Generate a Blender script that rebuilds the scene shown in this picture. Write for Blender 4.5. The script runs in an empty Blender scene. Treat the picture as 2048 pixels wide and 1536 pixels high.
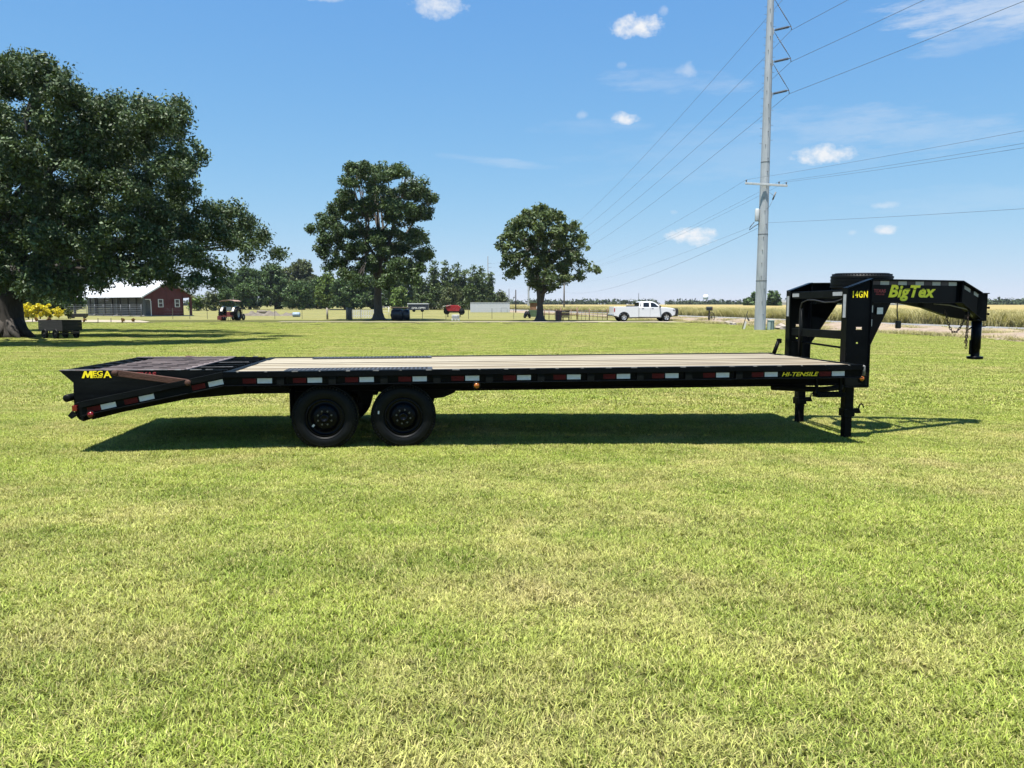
import bpy, bmesh, math, random
import numpy as np
from mathutils import Vector, Matrix, Euler

sc = bpy.context.scene
COL = sc.collection
R = math.radians
PI = math.pi
rng = np.random.default_rng(11)
random.seed(11)

# ------------------------------------------------------------------ camera
CAM_H = 1.69
FPX = 1538.0                       # focal length in pixels of the 2048 px wide photograph
PITCH = math.atan((768 - 608) / FPX)
cam_d = bpy.data.cameras.new('camera')
cam = bpy.data.objects.new('camera', cam_d)
COL.objects.link(cam)
cam.location = (0, 0, CAM_H)
cam.rotation_euler = (PI / 2 - PITCH, 0, 0)
cam_d.sensor_fit = 'HORIZONTAL'
cam_d.sensor_width = 36.0
cam_d.lens = 36.0 * FPX / 2048.0
cam_d.clip_start = 0.1
cam_d.clip_end = 9000
sc.camera = cam

# ------------------------------------------------------------------ sky and sun
SUNV = Vector((-0.14, -0.21, 1.0)).normalized()          # towards the sun
SUN_EL = math.asin(SUNV.z)
SUN_AZ = math.atan2(SUNV.x, SUNV.y)                        # clockwise from +Y
SKY_STRENGTH = 0.10
SUN_STRENGTH = 5.0
EXPOSURE = 1.2

world = bpy.data.worlds.new('World')
sc.world = world
world.use_nodes = True
wn = world.node_tree
for n in list(wn.nodes):
    wn.nodes.remove(n)


def wnode(kind, **kw):
    n = wn.nodes.new(kind)
    for k, v in kw.items():
        setattr(n, k, v)
    return n


def wmath(op, a, b=None, c=None, clamp=False):
    n = wn.nodes.new('ShaderNodeMath')
    n.operation = op
    n.use_clamp = clamp
    for i, s in enumerate((a, b, c)):
        if s is None:
            continue
        if isinstance(s, (int, float)):
            n.inputs[i].default_value = s
        else:
            wn.links.new(s, n.inputs[i])
    return n.outputs[0]


w_out = wnode('ShaderNodeOutputWorld')
w_bg = wnode('ShaderNodeBackground')
w_bg.inputs['Strength'].default_value = SKY_STRENGTH
wn.links.new(w_bg.outputs[0], w_out.inputs['Surface'])
sky = wnode('ShaderNodeTexSky', sky_type='NISHITA', sun_disc=False)
sky.sun_elevation = SUN_EL
sky.sun_rotation = SUN_AZ
sky.altitude = 0
sky.air_density = 0.6
sky.dust_density = 0.0
sky.ozone_density = 6.0
SKY_NODE = sky
w_tc = wnode('ShaderNodeTexCoord')
w_sep = wnode('ShaderNodeSeparateXYZ')
wn.links.new(w_tc.outputs['Generated'], w_sep.inputs[0])
w_az = wmath('ARCTAN2', w_sep.outputs[0], w_sep.outputs[1])
w_el = wmath('ARCSINE', w_sep.outputs[2])
w_comb = wnode('ShaderNodeCombineXYZ')
wn.links.new(w_az, w_comb.inputs[0])
wn.links.new(w_el, w_comb.inputs[1])


def wnoise(scale, detail, rough, sx=1.0, sy=1.0, rot=0.0, off=0.0):
    m = wnode('ShaderNodeMapping')
    m.inputs['Scale'].default_value = (sx, sy, 1)
    m.inputs['Rotation'].default_value = (0, 0, rot)
    m.inputs['Location'].default_value = (off, off * 0.7, off * 0.3)
    wn.links.new(w_comb.outputs[0], m.inputs[0])
    t = wnode('ShaderNodeTexNoise')
    t.inputs['Scale'].default_value = scale
    t.inputs['Detail'].default_value = detail
    t.inputs['Roughness'].default_value = rough
    wn.links.new(m.outputs[0], t.inputs['Vector'])
    return t.outputs['Fac']


puff_noise = wnoise(70, 5, 0.62, 1.0, 1.25)
wisp_noise = wnoise(14, 6, 0.68, 1.0, 5.0, 0.10, 3.0)
fine_noise = wnoise(9, 7, 0.7, 1.0, 3.2, -0.25, 8.0)


def px_dir(px, py):
    a = (px - 1024) / FPX
    b = -(py - 768) / FPX
    y = math.cos(PITCH) + b * math.sin(PITCH)
    z = b * math.cos(PITCH) - math.sin(PITCH)
    return math.atan2(a, y), math.atan2(z, math.hypot(a, y))


def cloud_mask(az0, el0, wa, hu, hd, noise, amount, gain, tilt=0.0):
    da = wmath('SUBTRACT', w_az, az0)
    de = wmath('SUBTRACT', w_el, el0)
    if tilt:
        de = wmath('MULTIPLY_ADD', da, -tilt, de)
    u = wmath('DIVIDE', da, wa)
    up = wmath('DIVIDE', wmath('MAXIMUM', de, 0.0), hu)
    dn = wmath('DIVIDE', wmath('MINIMUM', de, 0.0), hd)
    v = wmath('ADD', up, dn)
    r2 = wmath('ADD', wmath('MULTIPLY', u, u), wmath('MULTIPLY', v, v))
    nz = wmath('MULTIPLY', wmath('SUBTRACT', noise, 0.5), amount)
    m = wmath('ADD', wmath('SUBTRACT', 1.0, r2), nz)
    return wmath('MULTIPLY', m, gain, clamp=True)


# cumulus puffs: centre px, half width px, height above / below px, opacity
PUFFS = [(1272, 56, 56, 24, 17, 1.0), (1248, 239, 30, 14, 10, .9), (1648, 312, 60, 22, 15, .95),
         (1384, 470, 52, 17, 20, 1.0), (1770, 461, 24, 11, 8, .85), (1774, 411, 30, 8, 6, .35),
         (876, 8, 56, 26, 26, .75), (1372, 145, 24, 18, 12, .35), (1165, 230, 12, 10, 10, .3),
         (1326, 20, 10, 10, 10, .3), (1348, 424, 8, 5, 5, .25), (1705, 465, 9, 5, 5, .25),
         (822, 362, 18, 10, 8, .5), (1243, 132, 11, 8, 8, .25), (640, -8, 60, 16, 10, .6)]
total = None
for (cx, cy, w, hu, hd, op) in PUFFS:
    az0, el0 = px_dir(cx, cy)
    m = cloud_mask(az0, el0, w / FPX, hu / FPX, hd / FPX, puff_noise, 2.6, .85)
    m = wmath('MULTIPLY', m, op)
    total = m if total is None else wmath('MAXIMUM', total, m)
# the same small fair-weather puffs go on around the rest of the sky
for k in range(12):
    a0 = R(50) + k * R(260) / 11 + random.uniform(-.1, .1)
    e0 = R(random.uniform(5, 34))
    m = cloud_mask(a0, e0, random.uniform(.02, .04), random.uniform(.01, .02), .01, puff_noise, 2.6, .85)
    total = wmath('MAXIMUM', total, wmath('MULTIPLY', m, random.uniform(.3, .9)))
# thin cirrus streaks
WISPS = [(1990, 15, 190, 42, .62, -.05, 4.6), (1760, 262, 250, 42, .30, -.08, 4.0), (1340, 165, 150, 26, .26, -.12, 4.4),
         (1010, 326, 130, 9, .30, -.10, 3.5), (1960, 70, 90, 30, .35, .2, 5.0), (1500, 300, 360, 60, .14, .05, 3.5),
         (1900, 400, 200, 26, .14, .0, 4.0), (1180, 255, 120, 16, .12, 0, 4)]
for (cx, cy, w, h, op, tilt, am) in WISPS:
    az0, el0 = px_dir(cx, cy)
    m = cloud_mask(az0, el0, w / FPX, h / FPX, h / FPX, wisp_noise, am, 1.0, tilt)
    m = wmath('MULTIPLY', wmath('MULTIPLY', m, op), wmath('ADD', wmath('MULTIPLY', fine_noise, 1.3), -.1, clamp=True))
    total = wmath('MAXIMUM', total, m)
# camera response of the photograph on the whole dome: stronger blue, gentler falloff towards the horizon
w_srgb = wnode('ShaderNodeSeparateColor')
wn.links.new(sky.outputs[0], w_srgb.inputs[0])
w_crgb = wnode('ShaderNodeCombineColor')
EX = 2.0 ** EXPOSURE
for i, (aa, bb) in enumerate(((2.226, 1.56), (4.225, 4.17), (12.1, 12.2))):
    v = wmath('MULTIPLY', w_srgb.outputs[i], .1087)
    v = wmath('DIVIDE', wmath('MULTIPLY', v, aa), wmath('MULTIPLY_ADD', v, bb, 1.0))
    wn.links.new(wmath('MULTIPLY', v, 1.0 / SKY_STRENGTH / EX), w_crgb.inputs[i])
w_mix = wnode('ShaderNodeMix', data_type='RGBA')
wn.links.new(total, w_mix.inputs['Factor'])
wn.links.new(w_crgb.outputs[0], w_mix.inputs['A'])
w_mix.inputs['B'].default_value = (.90 / SKY_STRENGTH / EX, .92 / SKY_STRENGTH / EX, .95 / SKY_STRENGTH / EX, 1)
wn.links.new(w_mix.outputs['Result'], w_bg.inputs['Color'])

sun_d = bpy.data.lights.new('sun', 'SUN')
sun_d.energy = SUN_STRENGTH
sun_d.angle = R(0.53)
sun_d.color = (1.0, 0.955, 0.88)
sun = bpy.data.objects.new('sun', sun_d)
COL.objects.link(sun)
sun.rotation_euler = SUNV.to_track_quat('Z', 'Y').to_euler()
sun.location = (0, 0, 40)

sc.view_settings.view_transform = 'Standard'
sc.view_settings.look = 'None'
sc.view_settings.gamma = 1.0
sc.view_settings.use_curve_mapping = False
sc.view_settings.exposure = EXPOSURE
cy = sc.cycles
cy.max_bounces = 5
cy.diffuse_bounces = 1
cy.glossy_bounces = 3
cy.transmission_bounces = 4
cy.transparent_max_bounces = 4
cy.volume_bounces = 0
cy.use_denoising = True
cy.use_adaptive_sampling = True
cy.adaptive_threshold = 0.012


# ------------------------------------------------------------------ px -> world helpers (surveying the photograph)
def ray(px, py):
    a = (px - 1024) / FPX
    b = -(py - 768) / FPX
    return Vector((a, math.cos(PITCH) + b * math.sin(PITCH), b * math.cos(PITCH) - math.sin(PITCH)))


def at(px, py, Y):
    d = ray(px, py)
    t = Y / d.y
    return Vector((d.x * t, Y, CAM_H + d.z * t))


def xa(px, Y, z=0.0):
    """world X of a point seen at column px, at distance Y and height z"""
    dep = Y * math.cos(PITCH) + (CAM_H - z) * math.sin(PITCH)
    return (px - 1024) / FPX * dep


def za(py, Y):
    return at(1024, py, Y).z


def gz(x, y):
    """the lawn dips a little where the jacks stand"""
    return -0.10 * np.exp(-(((np.asarray(x) - 4.6) / 4.0) ** 2 + ((np.asarray(y) - 11.0) / 4.0) ** 2))


# ------------------------------------------------------------------ materials
MATS = {}
# albedo trims, by material
TRIM = {'driveway_sand': .66, 'asphalt': .75, 'road_paint': .7, 'concrete': .65, 'deck_wood_a': .66, 'deck_wood_b': .66, 'deck_wood_c': .66, 'deck_wood_d': .66,
        'oak_leaves': .80, 'shade_tree_leaves': .80, 'young_tree_leaves': .74, 'far_dark_leaves': 1.0, 'far_bright_leaves': .75, 'far_olive_leaves': .75, 'poplar_leaves': .8,
        'far_woods_leaves': .8, 'yellow_leaves': .85, 'orange_leaves': .7, 'white_metal_roof': .70, 'shaded_galvanised_siding': .5, 'barn_red_paint': .62, 'galvanised_steel': 1.1, 'white_reflector': .85,
        'grey_reflector': .85, 'amber_lens': .38, 'red_lens': .25, 'bright_red_wagon': .6, 'faded_red_tractor': .6, 'faded_canopy': .7, 'pale_rubble': .62, 'dirt_heap': .7,
        'pipe_rail_paint': .45, 'pinkish_board': .7, 'red_reflector': .55, 'rusty_steel': .62, 'shaded_weathered_boards': .25, 'grey_bark': .8, 'worn_edge': .8, 'rusty_ramp_plate': 1.5, 'light_crossarm': .8, 'blue_plastic': .8, 'tread_plate': .8}


def srgb(r, g, b):
    f = lambda c: (c / 255) / 12.92 if c / 255 <= .04045 else ((c / 255 + .055) / 1.055) ** 2.4
    return (f(r), f(g), f(b))


def mat(name, color, rough=.6, metal=0.0, spec=.5, var=.15, vscale=3.0, bump=0.0, bscale=40.0,
        color2=None, stretch=(1, 1, 1), transl=0.0, emit=None, island=0.0, coat=0.0, detail=5.0):
    """Principled material with a two-colour noise, optional bump, per-piece variation and translucency."""
    if name in MATS:
        return MATS[name]
    k_ = TRIM.get(name, 1.0)
    color = tuple(c * k_ for c in color)
    color2 = None if color2 is None else tuple(c * k_ for c in color2)
    m = bpy.data.materials.new(name)
    m.use_nodes = True
    nt = m.node_tree
    for n in list(nt.nodes):
        nt.nodes.remove(n)
    N = nt.nodes.new
    L = nt.links.new
    out = N('ShaderNodeOutputMaterial')
    p = N('ShaderNodeBsdfPrincipled')
    p.inputs['Roughness'].default_value = rough
    p.inputs['Metallic'].default_value = metal
    p.inputs['Specular IOR Level'].default_value = spec
    p.inputs['Coat Weight'].default_value = coat
    p.inputs['Coat Roughness'].default_value = .12
    tc = N('ShaderNodeTexCoord')
    mp = N('ShaderNodeMapping')
    mp.inputs['Scale'].default_value = stretch
    L(tc.outputs['Object'], mp.inputs[0])
    nz = N('ShaderNodeTexNoise')
    nz.inputs['Scale'].default_value = vscale
    nz.inputs['Detail'].default_value = detail
    nz.inputs['Roughness'].default_value = .65
    L(mp.outputs[0], nz.inputs['Vector'])
    c1 = Vector(color)
    if color2 is None:
        ca = c1 * (1 - var)
        cb = c1 * (1 + var)
    else:
        ca, cb = c1, Vector(color2)
    rp = N('ShaderNodeValToRGB')
    rp.color_ramp.elements[0].position = .32
    rp.color_ramp.elements[1].position = .68
    rp.color_ramp.elements[0].color = (*ca, 1)
    rp.color_ramp.elements[1].color = (*cb, 1)
    L(nz.outputs['Fac'], rp.inputs['Fac'])
    colout = rp.outputs['Color']
    if island > 0:
        ge = N('ShaderNodeNewGeometry')
        mr = N('ShaderNodeMapRange')
        mr.inputs['To Min'].default_value = 1 - island
        mr.inputs['To Max'].default_value = 1 + island
        L(ge.outputs['Random Per Island'], mr.inputs['Value'])
        mx = N('ShaderNodeVectorMath')
        mx.operation = 'SCALE'
        L(colout, mx.inputs[0])
        L(mr.outputs[0], mx.inputs['Scale'])
        colout = mx.outputs[0]
    L(colout, p.inputs['Base Color'])
    if emit:
        p.inputs['Emission Color'].default_value = (*color, 1)
        p.inputs['Emission Strength'].default_value = emit
    if bump > 0:
        nb = N('ShaderNodeTexNoise')
        nb.inputs['Scale'].default_value = bscale
        nb.inputs['Detail'].default_value = 4
        L(mp.outputs[0], nb.inputs['Vector'])
        b = N('ShaderNodeBump')
        b.inputs['Strength'].default_value = bump
        b.inputs['Distance'].default_value = .02
        L(nb.outputs['Fac'], b.inputs['Height'])
        L(b.outputs[0], p.inputs['Normal'])
    if transl > 0:
        tr = N('ShaderNodeBsdfTranslucent')
        sc_ = N('ShaderNodeVectorMath')
        sc_.operation = 'MULTIPLY'
        sc_.inputs[1].default_value = (1.25, 1.15, .55)
        L(colout, sc_.inputs[0])
        L(sc_.outputs[0], tr.inputs['Color'])
        ms = N('ShaderNodeMixShader')
        ms.inputs[0].default_value = transl
        L(p.outputs[0], ms.inputs[1])
        L(tr.outputs[0], ms.inputs[2])
        L(ms.outputs[0], out.inputs['Surface'])
    else:
        L(p.outputs[0], out.inputs['Surface'])
    MATS[name] = m
    return m


# ------------------------------------------------------------------ mesh building
class MB:
    def __init__(s):
        s.v = []
        s.f = []
        s.sm = []

    def add(s, verts, faces, smooth=False):
        o = len(s.v)
        s.v.extend([tuple(p) for p in verts])
        s.f.extend([tuple(i + o for i in q) for q in faces])
        s.sm.extend([smooth] * len(faces))
        return s

    def box(s, x0, x1, y0, y1, z0, z1, M=None):
        vs = [Vector((x, y, z)) for z in (z0, z1) for y in (y0, y1) for x in (x0, x1)]
        if M is not None:
            vs = [M @ v for v in vs]
        return s.add(vs, [(0, 2, 3, 1), (4, 5, 7, 6), (0, 1, 5, 4), (2, 6, 7, 3), (0, 4, 6, 2), (1, 3, 7, 5)])

    def bar(s, a, b, w, h, up=(0, 0, 1)):
        """box beam from a to b, w across, h along up"""
        a = Vector(a); b = Vector(b)
        d = (b - a)
        L = d.length
        d.normalize()
        u = Vector(up)
        sd = d.cross(u)
        if sd.length < 1e-6:
            sd = d.cross(Vector((0, 1, 0)))
        sd.normalize()
        u = sd.cross(d)
        vs = []
        for t in (a, b):
            for (p, q) in ((-1, -1), (1, -1), (1, 1), (-1, 1)):
                vs.append(t + sd * (p * w / 2) + u * (q * h / 2))
        return s.add(vs, [(3, 2, 1, 0), (4, 5, 6, 7), (0, 1, 5, 4), (1, 2, 6, 5), (2, 3, 7, 6), (3, 0, 4, 7)])

    def prism(s, poly, fn, t0, t1):
        """polygon [(a,b)] extruded from t0 to t1; fn(a,b,t) -> point"""
        n = len(poly)
        vs = [fn(a, b, t0) for a, b in poly] + [fn(a, b, t1) for a, b in poly]
        fs = [tuple(range(n - 1, -1, -1)), tuple(range(n, 2 * n))]
        fs += [(i, (i + 1) % n, n + (i + 1) % n, n + i) for i in range(n)]
        return s.add(vs, fs)

    def tube(s, pts, rad, n=8, cap=True, smooth=True):
        pts = [Vector(p) for p in pts]
        if not hasattr(rad, '__len__'):
            rad = [rad] * len(pts)
        vs = []
        prev = None
        for i, p in enumerate(pts):
            d = (pts[min(i + 1, len(pts) - 1)] - pts[max(i - 1, 0)])
            d.normalize()
            if prev is None:
                ref = Vector((0, 0, 1)) if abs(d.z) < .9 else Vector((1, 0, 0))
                u = d.cross(ref).normalized()
            else:
                u = prev - d * prev.dot(d)
                u.normalize()
            w = d.cross(u)
            prev = u
            for k in range(n):
                a = 2 * PI * k / n
                vs.append(p + (u * math.cos(a) + w * math.sin(a)) * rad[i])
        fs = []
        for i in range(len(pts) - 1):
            for k in range(n):
                fs.append((i * n + k, i * n + (k + 1) % n, (i + 1) * n + (k + 1) % n, (i + 1) * n + k))
        s.add(vs, fs, smooth)
        if cap:
            o = len(s.v) - len(vs)
            s.f.append(tuple(o + k for k in range(n - 1, -1, -1)))
            s.f.append(tuple(o + (len(pts) - 1) * n + k for k in range(n)))
            s.sm += [False, False]
        return s

    def lathe(s, prof, c, axis='Z', n=24, smooth=True, closed=False):
        """prof [(r, h)] turned about an axis through c"""
        c = Vector(c)
        vs = []
        for r, h in prof:
            for k in range(n):
                a = 2 * PI * k / n
                p, q = r * math.cos(a), r * math.sin(a)
                if axis == 'Z':
                    vs.append(c + Vector((p, q, h)))
                elif axis == 'Y':
                    vs.append(c + Vector((q, h, p)))
                else:
                    vs.append(c + Vector((h, p, q)))
        fs = []
        m = len(prof)
        for i in range(m if closed else m - 1):
            j = (i + 1) % m
            for k in range(n):
                fs.append((i * n + k, i * n + (k + 1) % n, j * n + (k + 1) % n, j * n + k))
        return s.add(vs, fs, smooth)

    def mesh(s, name, m=None):
        me = bpy.data.meshes.new(name)
        me.from_pydata(s.v, [], s.f)
        me.polygons.foreach_set('use_smooth', s.sm)
        if m is not None:
            me.materials.append(m)
        bm = bmesh.new()
        bm.from_mesh(me)
        bmesh.ops.recalc_face_normals(bm, faces=bm.faces)
        bm.to_mesh(me)
        bm.free()
        me.update()
        return me

    def build(s, name, m, parent=None, loc=None, bevel=0.0):
        o = bpy.data.objects.new(name, s.mesh(name, m))
        COL.objects.link(o)
        if parent is not None:
            o.parent = parent
        if loc is not None:
            o.location = loc
        if bevel > 0:
            b = o.modifiers.new('edges', 'BEVEL')
            b.width = bevel
            b.segments = 2
            b.limit_method = 'ANGLE'
            b.angle_limit = R(40)
        return o


def place(name, me, parent, loc, rot=(0, 0, 0), scale=None):
    o = bpy.data.objects.new(name, me)
    COL.objects.link(o)
    o.parent = parent
    o.location = loc
    o.rotation_euler = rot
    if scale:
        o.scale = scale
    return o


def tag(o, label, cat=None, group=None, kind=None):
    o['label'] = label
    if cat:
        o['category'] = cat
    if group:
        o['group'] = group
    if kind:
        o['kind'] = kind
    return o


def thing(name, label, cat, loc=(0, 0, 0), rz=0.0, group=None):
    o = bpy.data.objects.new(name, None)
    COL.objects.link(o)
    o.location = loc
    o.rotation_euler = (0, 0, rz)
    o.empty_display_size = .3
    return tag(o, label, cat, group)


def copy_tree(o, parent=None):
    c = o.copy()
    COL.objects.link(c)
    c.parent = parent
    for ch in list(o.children):
        copy_tree(ch, c)
    return c


def raw_mesh(name, verts, faces, m, smooth=False):
    """big numpy mesh of equal-size faces"""
    me = bpy.data.meshes.new(name)
    nv, (nf, k) = len(verts), faces.shape
    me.vertices.add(nv)
    me.vertices.foreach_set('co', np.ascontiguousarray(verts, dtype=np.float32).ravel())
    me.loops.add(nf * k)
    me.loops.foreach_set('vertex_index', np.ascontiguousarray(faces, dtype=np.int32).ravel())
    me.polygons.add(nf)
    me.polygons.foreach_set('loop_start', np.arange(nf, dtype=np.int32) * k)
    if smooth:
        me.polygons.foreach_set('use_smooth', np.ones(nf, dtype=bool))
    me.materials.append(m)
    me.update(calc_edges=True)
    me.validate()
    return me


def lettering(text, size, m, name='lettering', bold=0.0, shear=0.0, thick=.002, align='LEFT', xscale=1.0, spacing=1.0):
    cu = bpy.data.curves.new('lettering_curve', 'FONT')
    cu.body = text
    cu.size = size
    cu.offset = bold
    cu.shear = shear
    cu.extrude = thick
    cu.align_x = align
    cu.space_character = spacing
    cu.resolution_u = 4
    t = bpy.data.objects.new('lettering_tmp', cu)
    COL.objects.link(t)
    bpy.context.view_layer.update()
    me = bpy.data.meshes.new_from_object(t.evaluated_get(bpy.context.evaluated_depsgraph_get()))
    bpy.data.objects.remove(t)
    bpy.data.curves.remove(cu)
    if xscale != 1.0:
        for v in me.vertices:
            v.co.x *= xscale
    me.materials.clear()
    me.materials.append(m)
    me.name = name
    return me

# ------------------------------------------------------------------ ground materials
def ground_mat(name, cols, blade=False):
    """cols: dark green, light green, straw, bare. World-position noise so that blades and soil agree."""
    m = bpy.data.materials.new(name)
    m.use_nodes = True
    nt = m.node_tree
    for n in list(nt.nodes):
        nt.nodes.remove(n)
    N = nt.nodes.new
    L = nt.links.new
    out = N('ShaderNodeOutputMaterial')
    p = N('ShaderNodeBsdfPrincipled')
    p.inputs['Roughness'].default_value = .62 if blade else .95
    p.inputs['Specular IOR Level'].default_value = .35 if blade else .1
    g = N('ShaderNodeNewGeometry')

    def noise(scale, detail, sx=1, sy=1, off=0, rot=0.0):
        mp = N('ShaderNodeMapping')
        mp.inputs['Scale'].default_value = (sx, sy, 0)
        mp.inputs['Location'].default_value = (off, off, 0)
        mp.inputs['Rotation'].default_value = (0, 0, rot)
        L(g.outputs['Position'], mp.inputs[0])
        t = N('ShaderNodeTexNoise')
        t.inputs['Scale'].default_value = scale
        t.inputs['Detail'].default_value = detail
        t.inputs['Roughness'].default_value = .6
        L(mp.outputs[0], t.inputs['Vector'])
        return t.outputs['Fac']

    def mrange(v, a, b, c=0.0, d=1.0):
        r = N('ShaderNodeMapRange')
        r.inputs['From Min'].default_value = a
        r.inputs['From Max'].default_value = b
        r.inputs['To Min'].default_value = c
        r.inputs['To Max'].default_value = d
        L(v, r.inputs['Value'])
        return r.outputs[0]

    def mix(f, a, b):
        r = N('ShaderNodeMix')
        r.data_type = 'RGBA'
        if isinstance(f, float):
            r.inputs['Factor'].default_value = f
        else:
            L(f, r.inputs['Factor'])
        for k, c in (('A', a), ('B', b)):
            if isinstance(c, tuple):
                r.inputs[k].default_value = (*c, 1)
            else:
                L(c, r.inputs[k])
        return r.outputs['Result']

    def mul(a, b):
        r = N('ShaderNodeMath')
        r.operation = 'MULTIPLY'
        L(a, r.inputs[0])
        if isinstance(b, float):
            r.inputs[1].default_value = b
        else:
            L(b, r.inputs[1])
        return r.outputs[0]

    big = noise(.42, 4, 1, 1, 3)
    mid = noise(1.7, 4, 1, 1, 9)
    stripe = noise(.55, 2, .35, 2.6, 5, .12)
    fine = noise(14, 3, 1, 1, 1)
    dg, lg, straw, bare = cols
    base = mix(mrange(mid, .3, .7), dg, lg)
    base = mix(mrange(stripe, .35, .65, 0, .45), base, lg)
    dry = mul(mrange(big, .42, .66), mrange(mid, .30, .60))
    base = mix(mul(dry, .80), base, straw)
    spot = noise(5.5, 3, 1, 1, 21)
    base = mix(mrange(spot, .56, .70, 0, .40), base, straw)
    base = mix(mrange(spot, .44, .32, 0, .40), base, tuple(c * .62 for c in dg))
    # mower passes
    wv = N('ShaderNodeTexWave')
    wv.wave_type = 'BANDS'
    wv.bands_direction = 'Y'
    wv.inputs['Scale'].default_value = .21
    wv.inputs['Distortion'].default_value = 1.6
    wv.inputs['Detail'].default_value = 2
    wv.inputs['Detail Scale'].default_value = .6
    wmp = N('ShaderNodeMapping')
    wmp.inputs['Rotation'].default_value = (0, 0, .20)
    L(g.outputs['Position'], wmp.inputs[0])
    L(wmp.outputs[0], wv.inputs['Vector'])
    band = N('ShaderNodeVectorMath')
    band.operation = 'SCALE'
    L(base, band.inputs[0])
    L(mrange(wv.outputs['Fac'], .2, .8, .93, 1.05), band.inputs['Scale'])
    base = band.outputs[0]
    if blade:
        isl = g.outputs['Random Per Island']
        oi = N('ShaderNodeObjectInfo')
        base = mix(mrange(isl, .83, .86, 0, .8), base, straw)      # some blades are dry
        sc2 = N('ShaderNodeVectorMath')
        sc2.operation = 'SCALE'
        L(base, sc2.inputs[0])
        h = N('ShaderNodeMath')
        h.operation = 'FRACT'
        m7 = mul(isl, 7.31)
        L(m7, h.inputs[0])
        L(mrange(h.outputs[0], 0, 1, .34, 1.52), sc2.inputs['Scale'])
        base = sc2.outputs[0]
    else:
        base = mix(mrange(fine, .45, .8, 0, .5), base, bare)
    L(base, p.inputs['Base Color'])
    if blade:
        tr = N('ShaderNodeBsdfTranslucent')
        v = N('ShaderNodeVectorMath')
        v.operation = 'MULTIPLY'
        v.inputs[1].default_value = (1.15, 1.2, .5)
        L(base, v.inputs[0])
        L(v.outputs[0], tr.inputs['Color'])
        ms = N('ShaderNodeMixShader')
        ms.inputs[0].default_value = .24
        L(p.outputs[0], ms.inputs[1])
        L(tr.outputs[0], ms.inputs[2])
        L(ms.outputs[0], out.inputs['Surface'])
    else:
        bn = N('ShaderNodeBump')
        bn.inputs['Strength'].default_value = .6
        bn.inputs['Distance'].default_value = .03
        L(fine, bn.inputs['Height'])
        L(bn.outputs[0], p.inputs['Normal'])
        L(p.outputs[0], out.inputs['Surface'])
    return m


GRASS_COLS = ((.176, .250, .027), (.345, .398, .076), (.460, .400, .168), (.06, .045, .02))
M_BLADE = ground_mat('grass_blade', GRASS_COLS, True)
M_SOIL = ground_mat('lawn_soil', ((.050, .060, .014), (.085, .092, .022), (.115, .098, .042), (.035, .028, .014)))
M_PASTURE = ground_mat('pasture', ((0.124, 0.1333, 0.0403), (0.1736, 0.1705, 0.0589), (0.2604, 0.2232, 0.0992), (0.1674, 0.1395, 0.0682)))
M_VERGE = ground_mat('verge_dirt', ((0.198, 0.1544, 0.1188), (0.2614, 0.2099, 0.1703), (0.2693, 0.2178, 0.1069), (0.2376, 0.1782, 0.1426)))
M_FIELDBASE = ground_mat('field_stubble', ((0.2112, 0.1728, 0.064), (0.2816, 0.2304, 0.096), (0.32, 0.256, 0.1216), (0.1792, 0.1408, 0.064)))
M_DRYBLADE = ground_mat('dry_blade', ((0.2685, 0.2546, 0.0972), (0.3963, 0.3536, 0.1646), (0.4602, 0.4031, 0.2094), (0.1918, 0.1768, 0.0748)), True)


def sheet(name, poly, z, m, kind='structure', label=None):
    me = bpy.data.meshes.new(name)
    me.from_pydata([(x, y, z) for x, y in poly], [], [tuple(range(len(poly)))])
    me.materials.append(m)
    o = bpy.data.objects.new(name, me)
    COL.objects.link(o)
    if kind:
        o['kind'] = kind
    if label:
        o['label'] = label
    return o


# the ground: one sheet to the horizon, finer where the trailer stands
xs = np.concatenate([[-1900, -1000, -500, -200, -90, -50], np.arange(-30, 30.1, 1.0), [50, 90, 200, 500, 1000, 1900]])
ys = np.concatenate([[-800, -200, -60, -20, -5], np.arange(0, 30.1, 1.0), [40, 60, 82, 120, 250, 600, 1200, 1900]])
gx, gy = np.meshgrid(xs, ys)
gv = np.stack([gx.ravel(), gy.ravel(), gz(gx.ravel(), gy.ravel())], -1)
nx, ny = len(xs), len(ys)
ii, jj = np.meshgrid(np.arange(nx - 1), np.arange(ny - 1))
k0 = (jj * nx + ii).ravel()
gf = np.stack([k0, k0 + 1, k0 + nx + 1, k0 + nx], -1)
ground = bpy.data.objects.new('ground', raw_mesh('ground', gv, gf, M_SOIL, True))
COL.objects.link(ground)
tag(ground, 'mown yellow-green lawn ground reaching to the horizon', kind='structure')

# road line: X = RX0 - RS * (Y - 58)
RS = .195


def road_x(Y, off):
    return 28.5 + off * 1.02 - RS * (Y - 58.0)


def strip(y0, y1, o0, o1):
    return [(road_x(y0, o0), y0), (road_x(y0, o1), y0), (road_x(y1, o1), y1), (road_x(y1, o0), y1)]


pasture = sheet('pasture', [(-260, 82), (road_x(82, -9), 82), (road_x(700, -9), 700), (-500, 700)], .004, M_PASTURE)
pasture['label'] = 'dry yellow-green pasture behind the wire fence'
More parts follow.
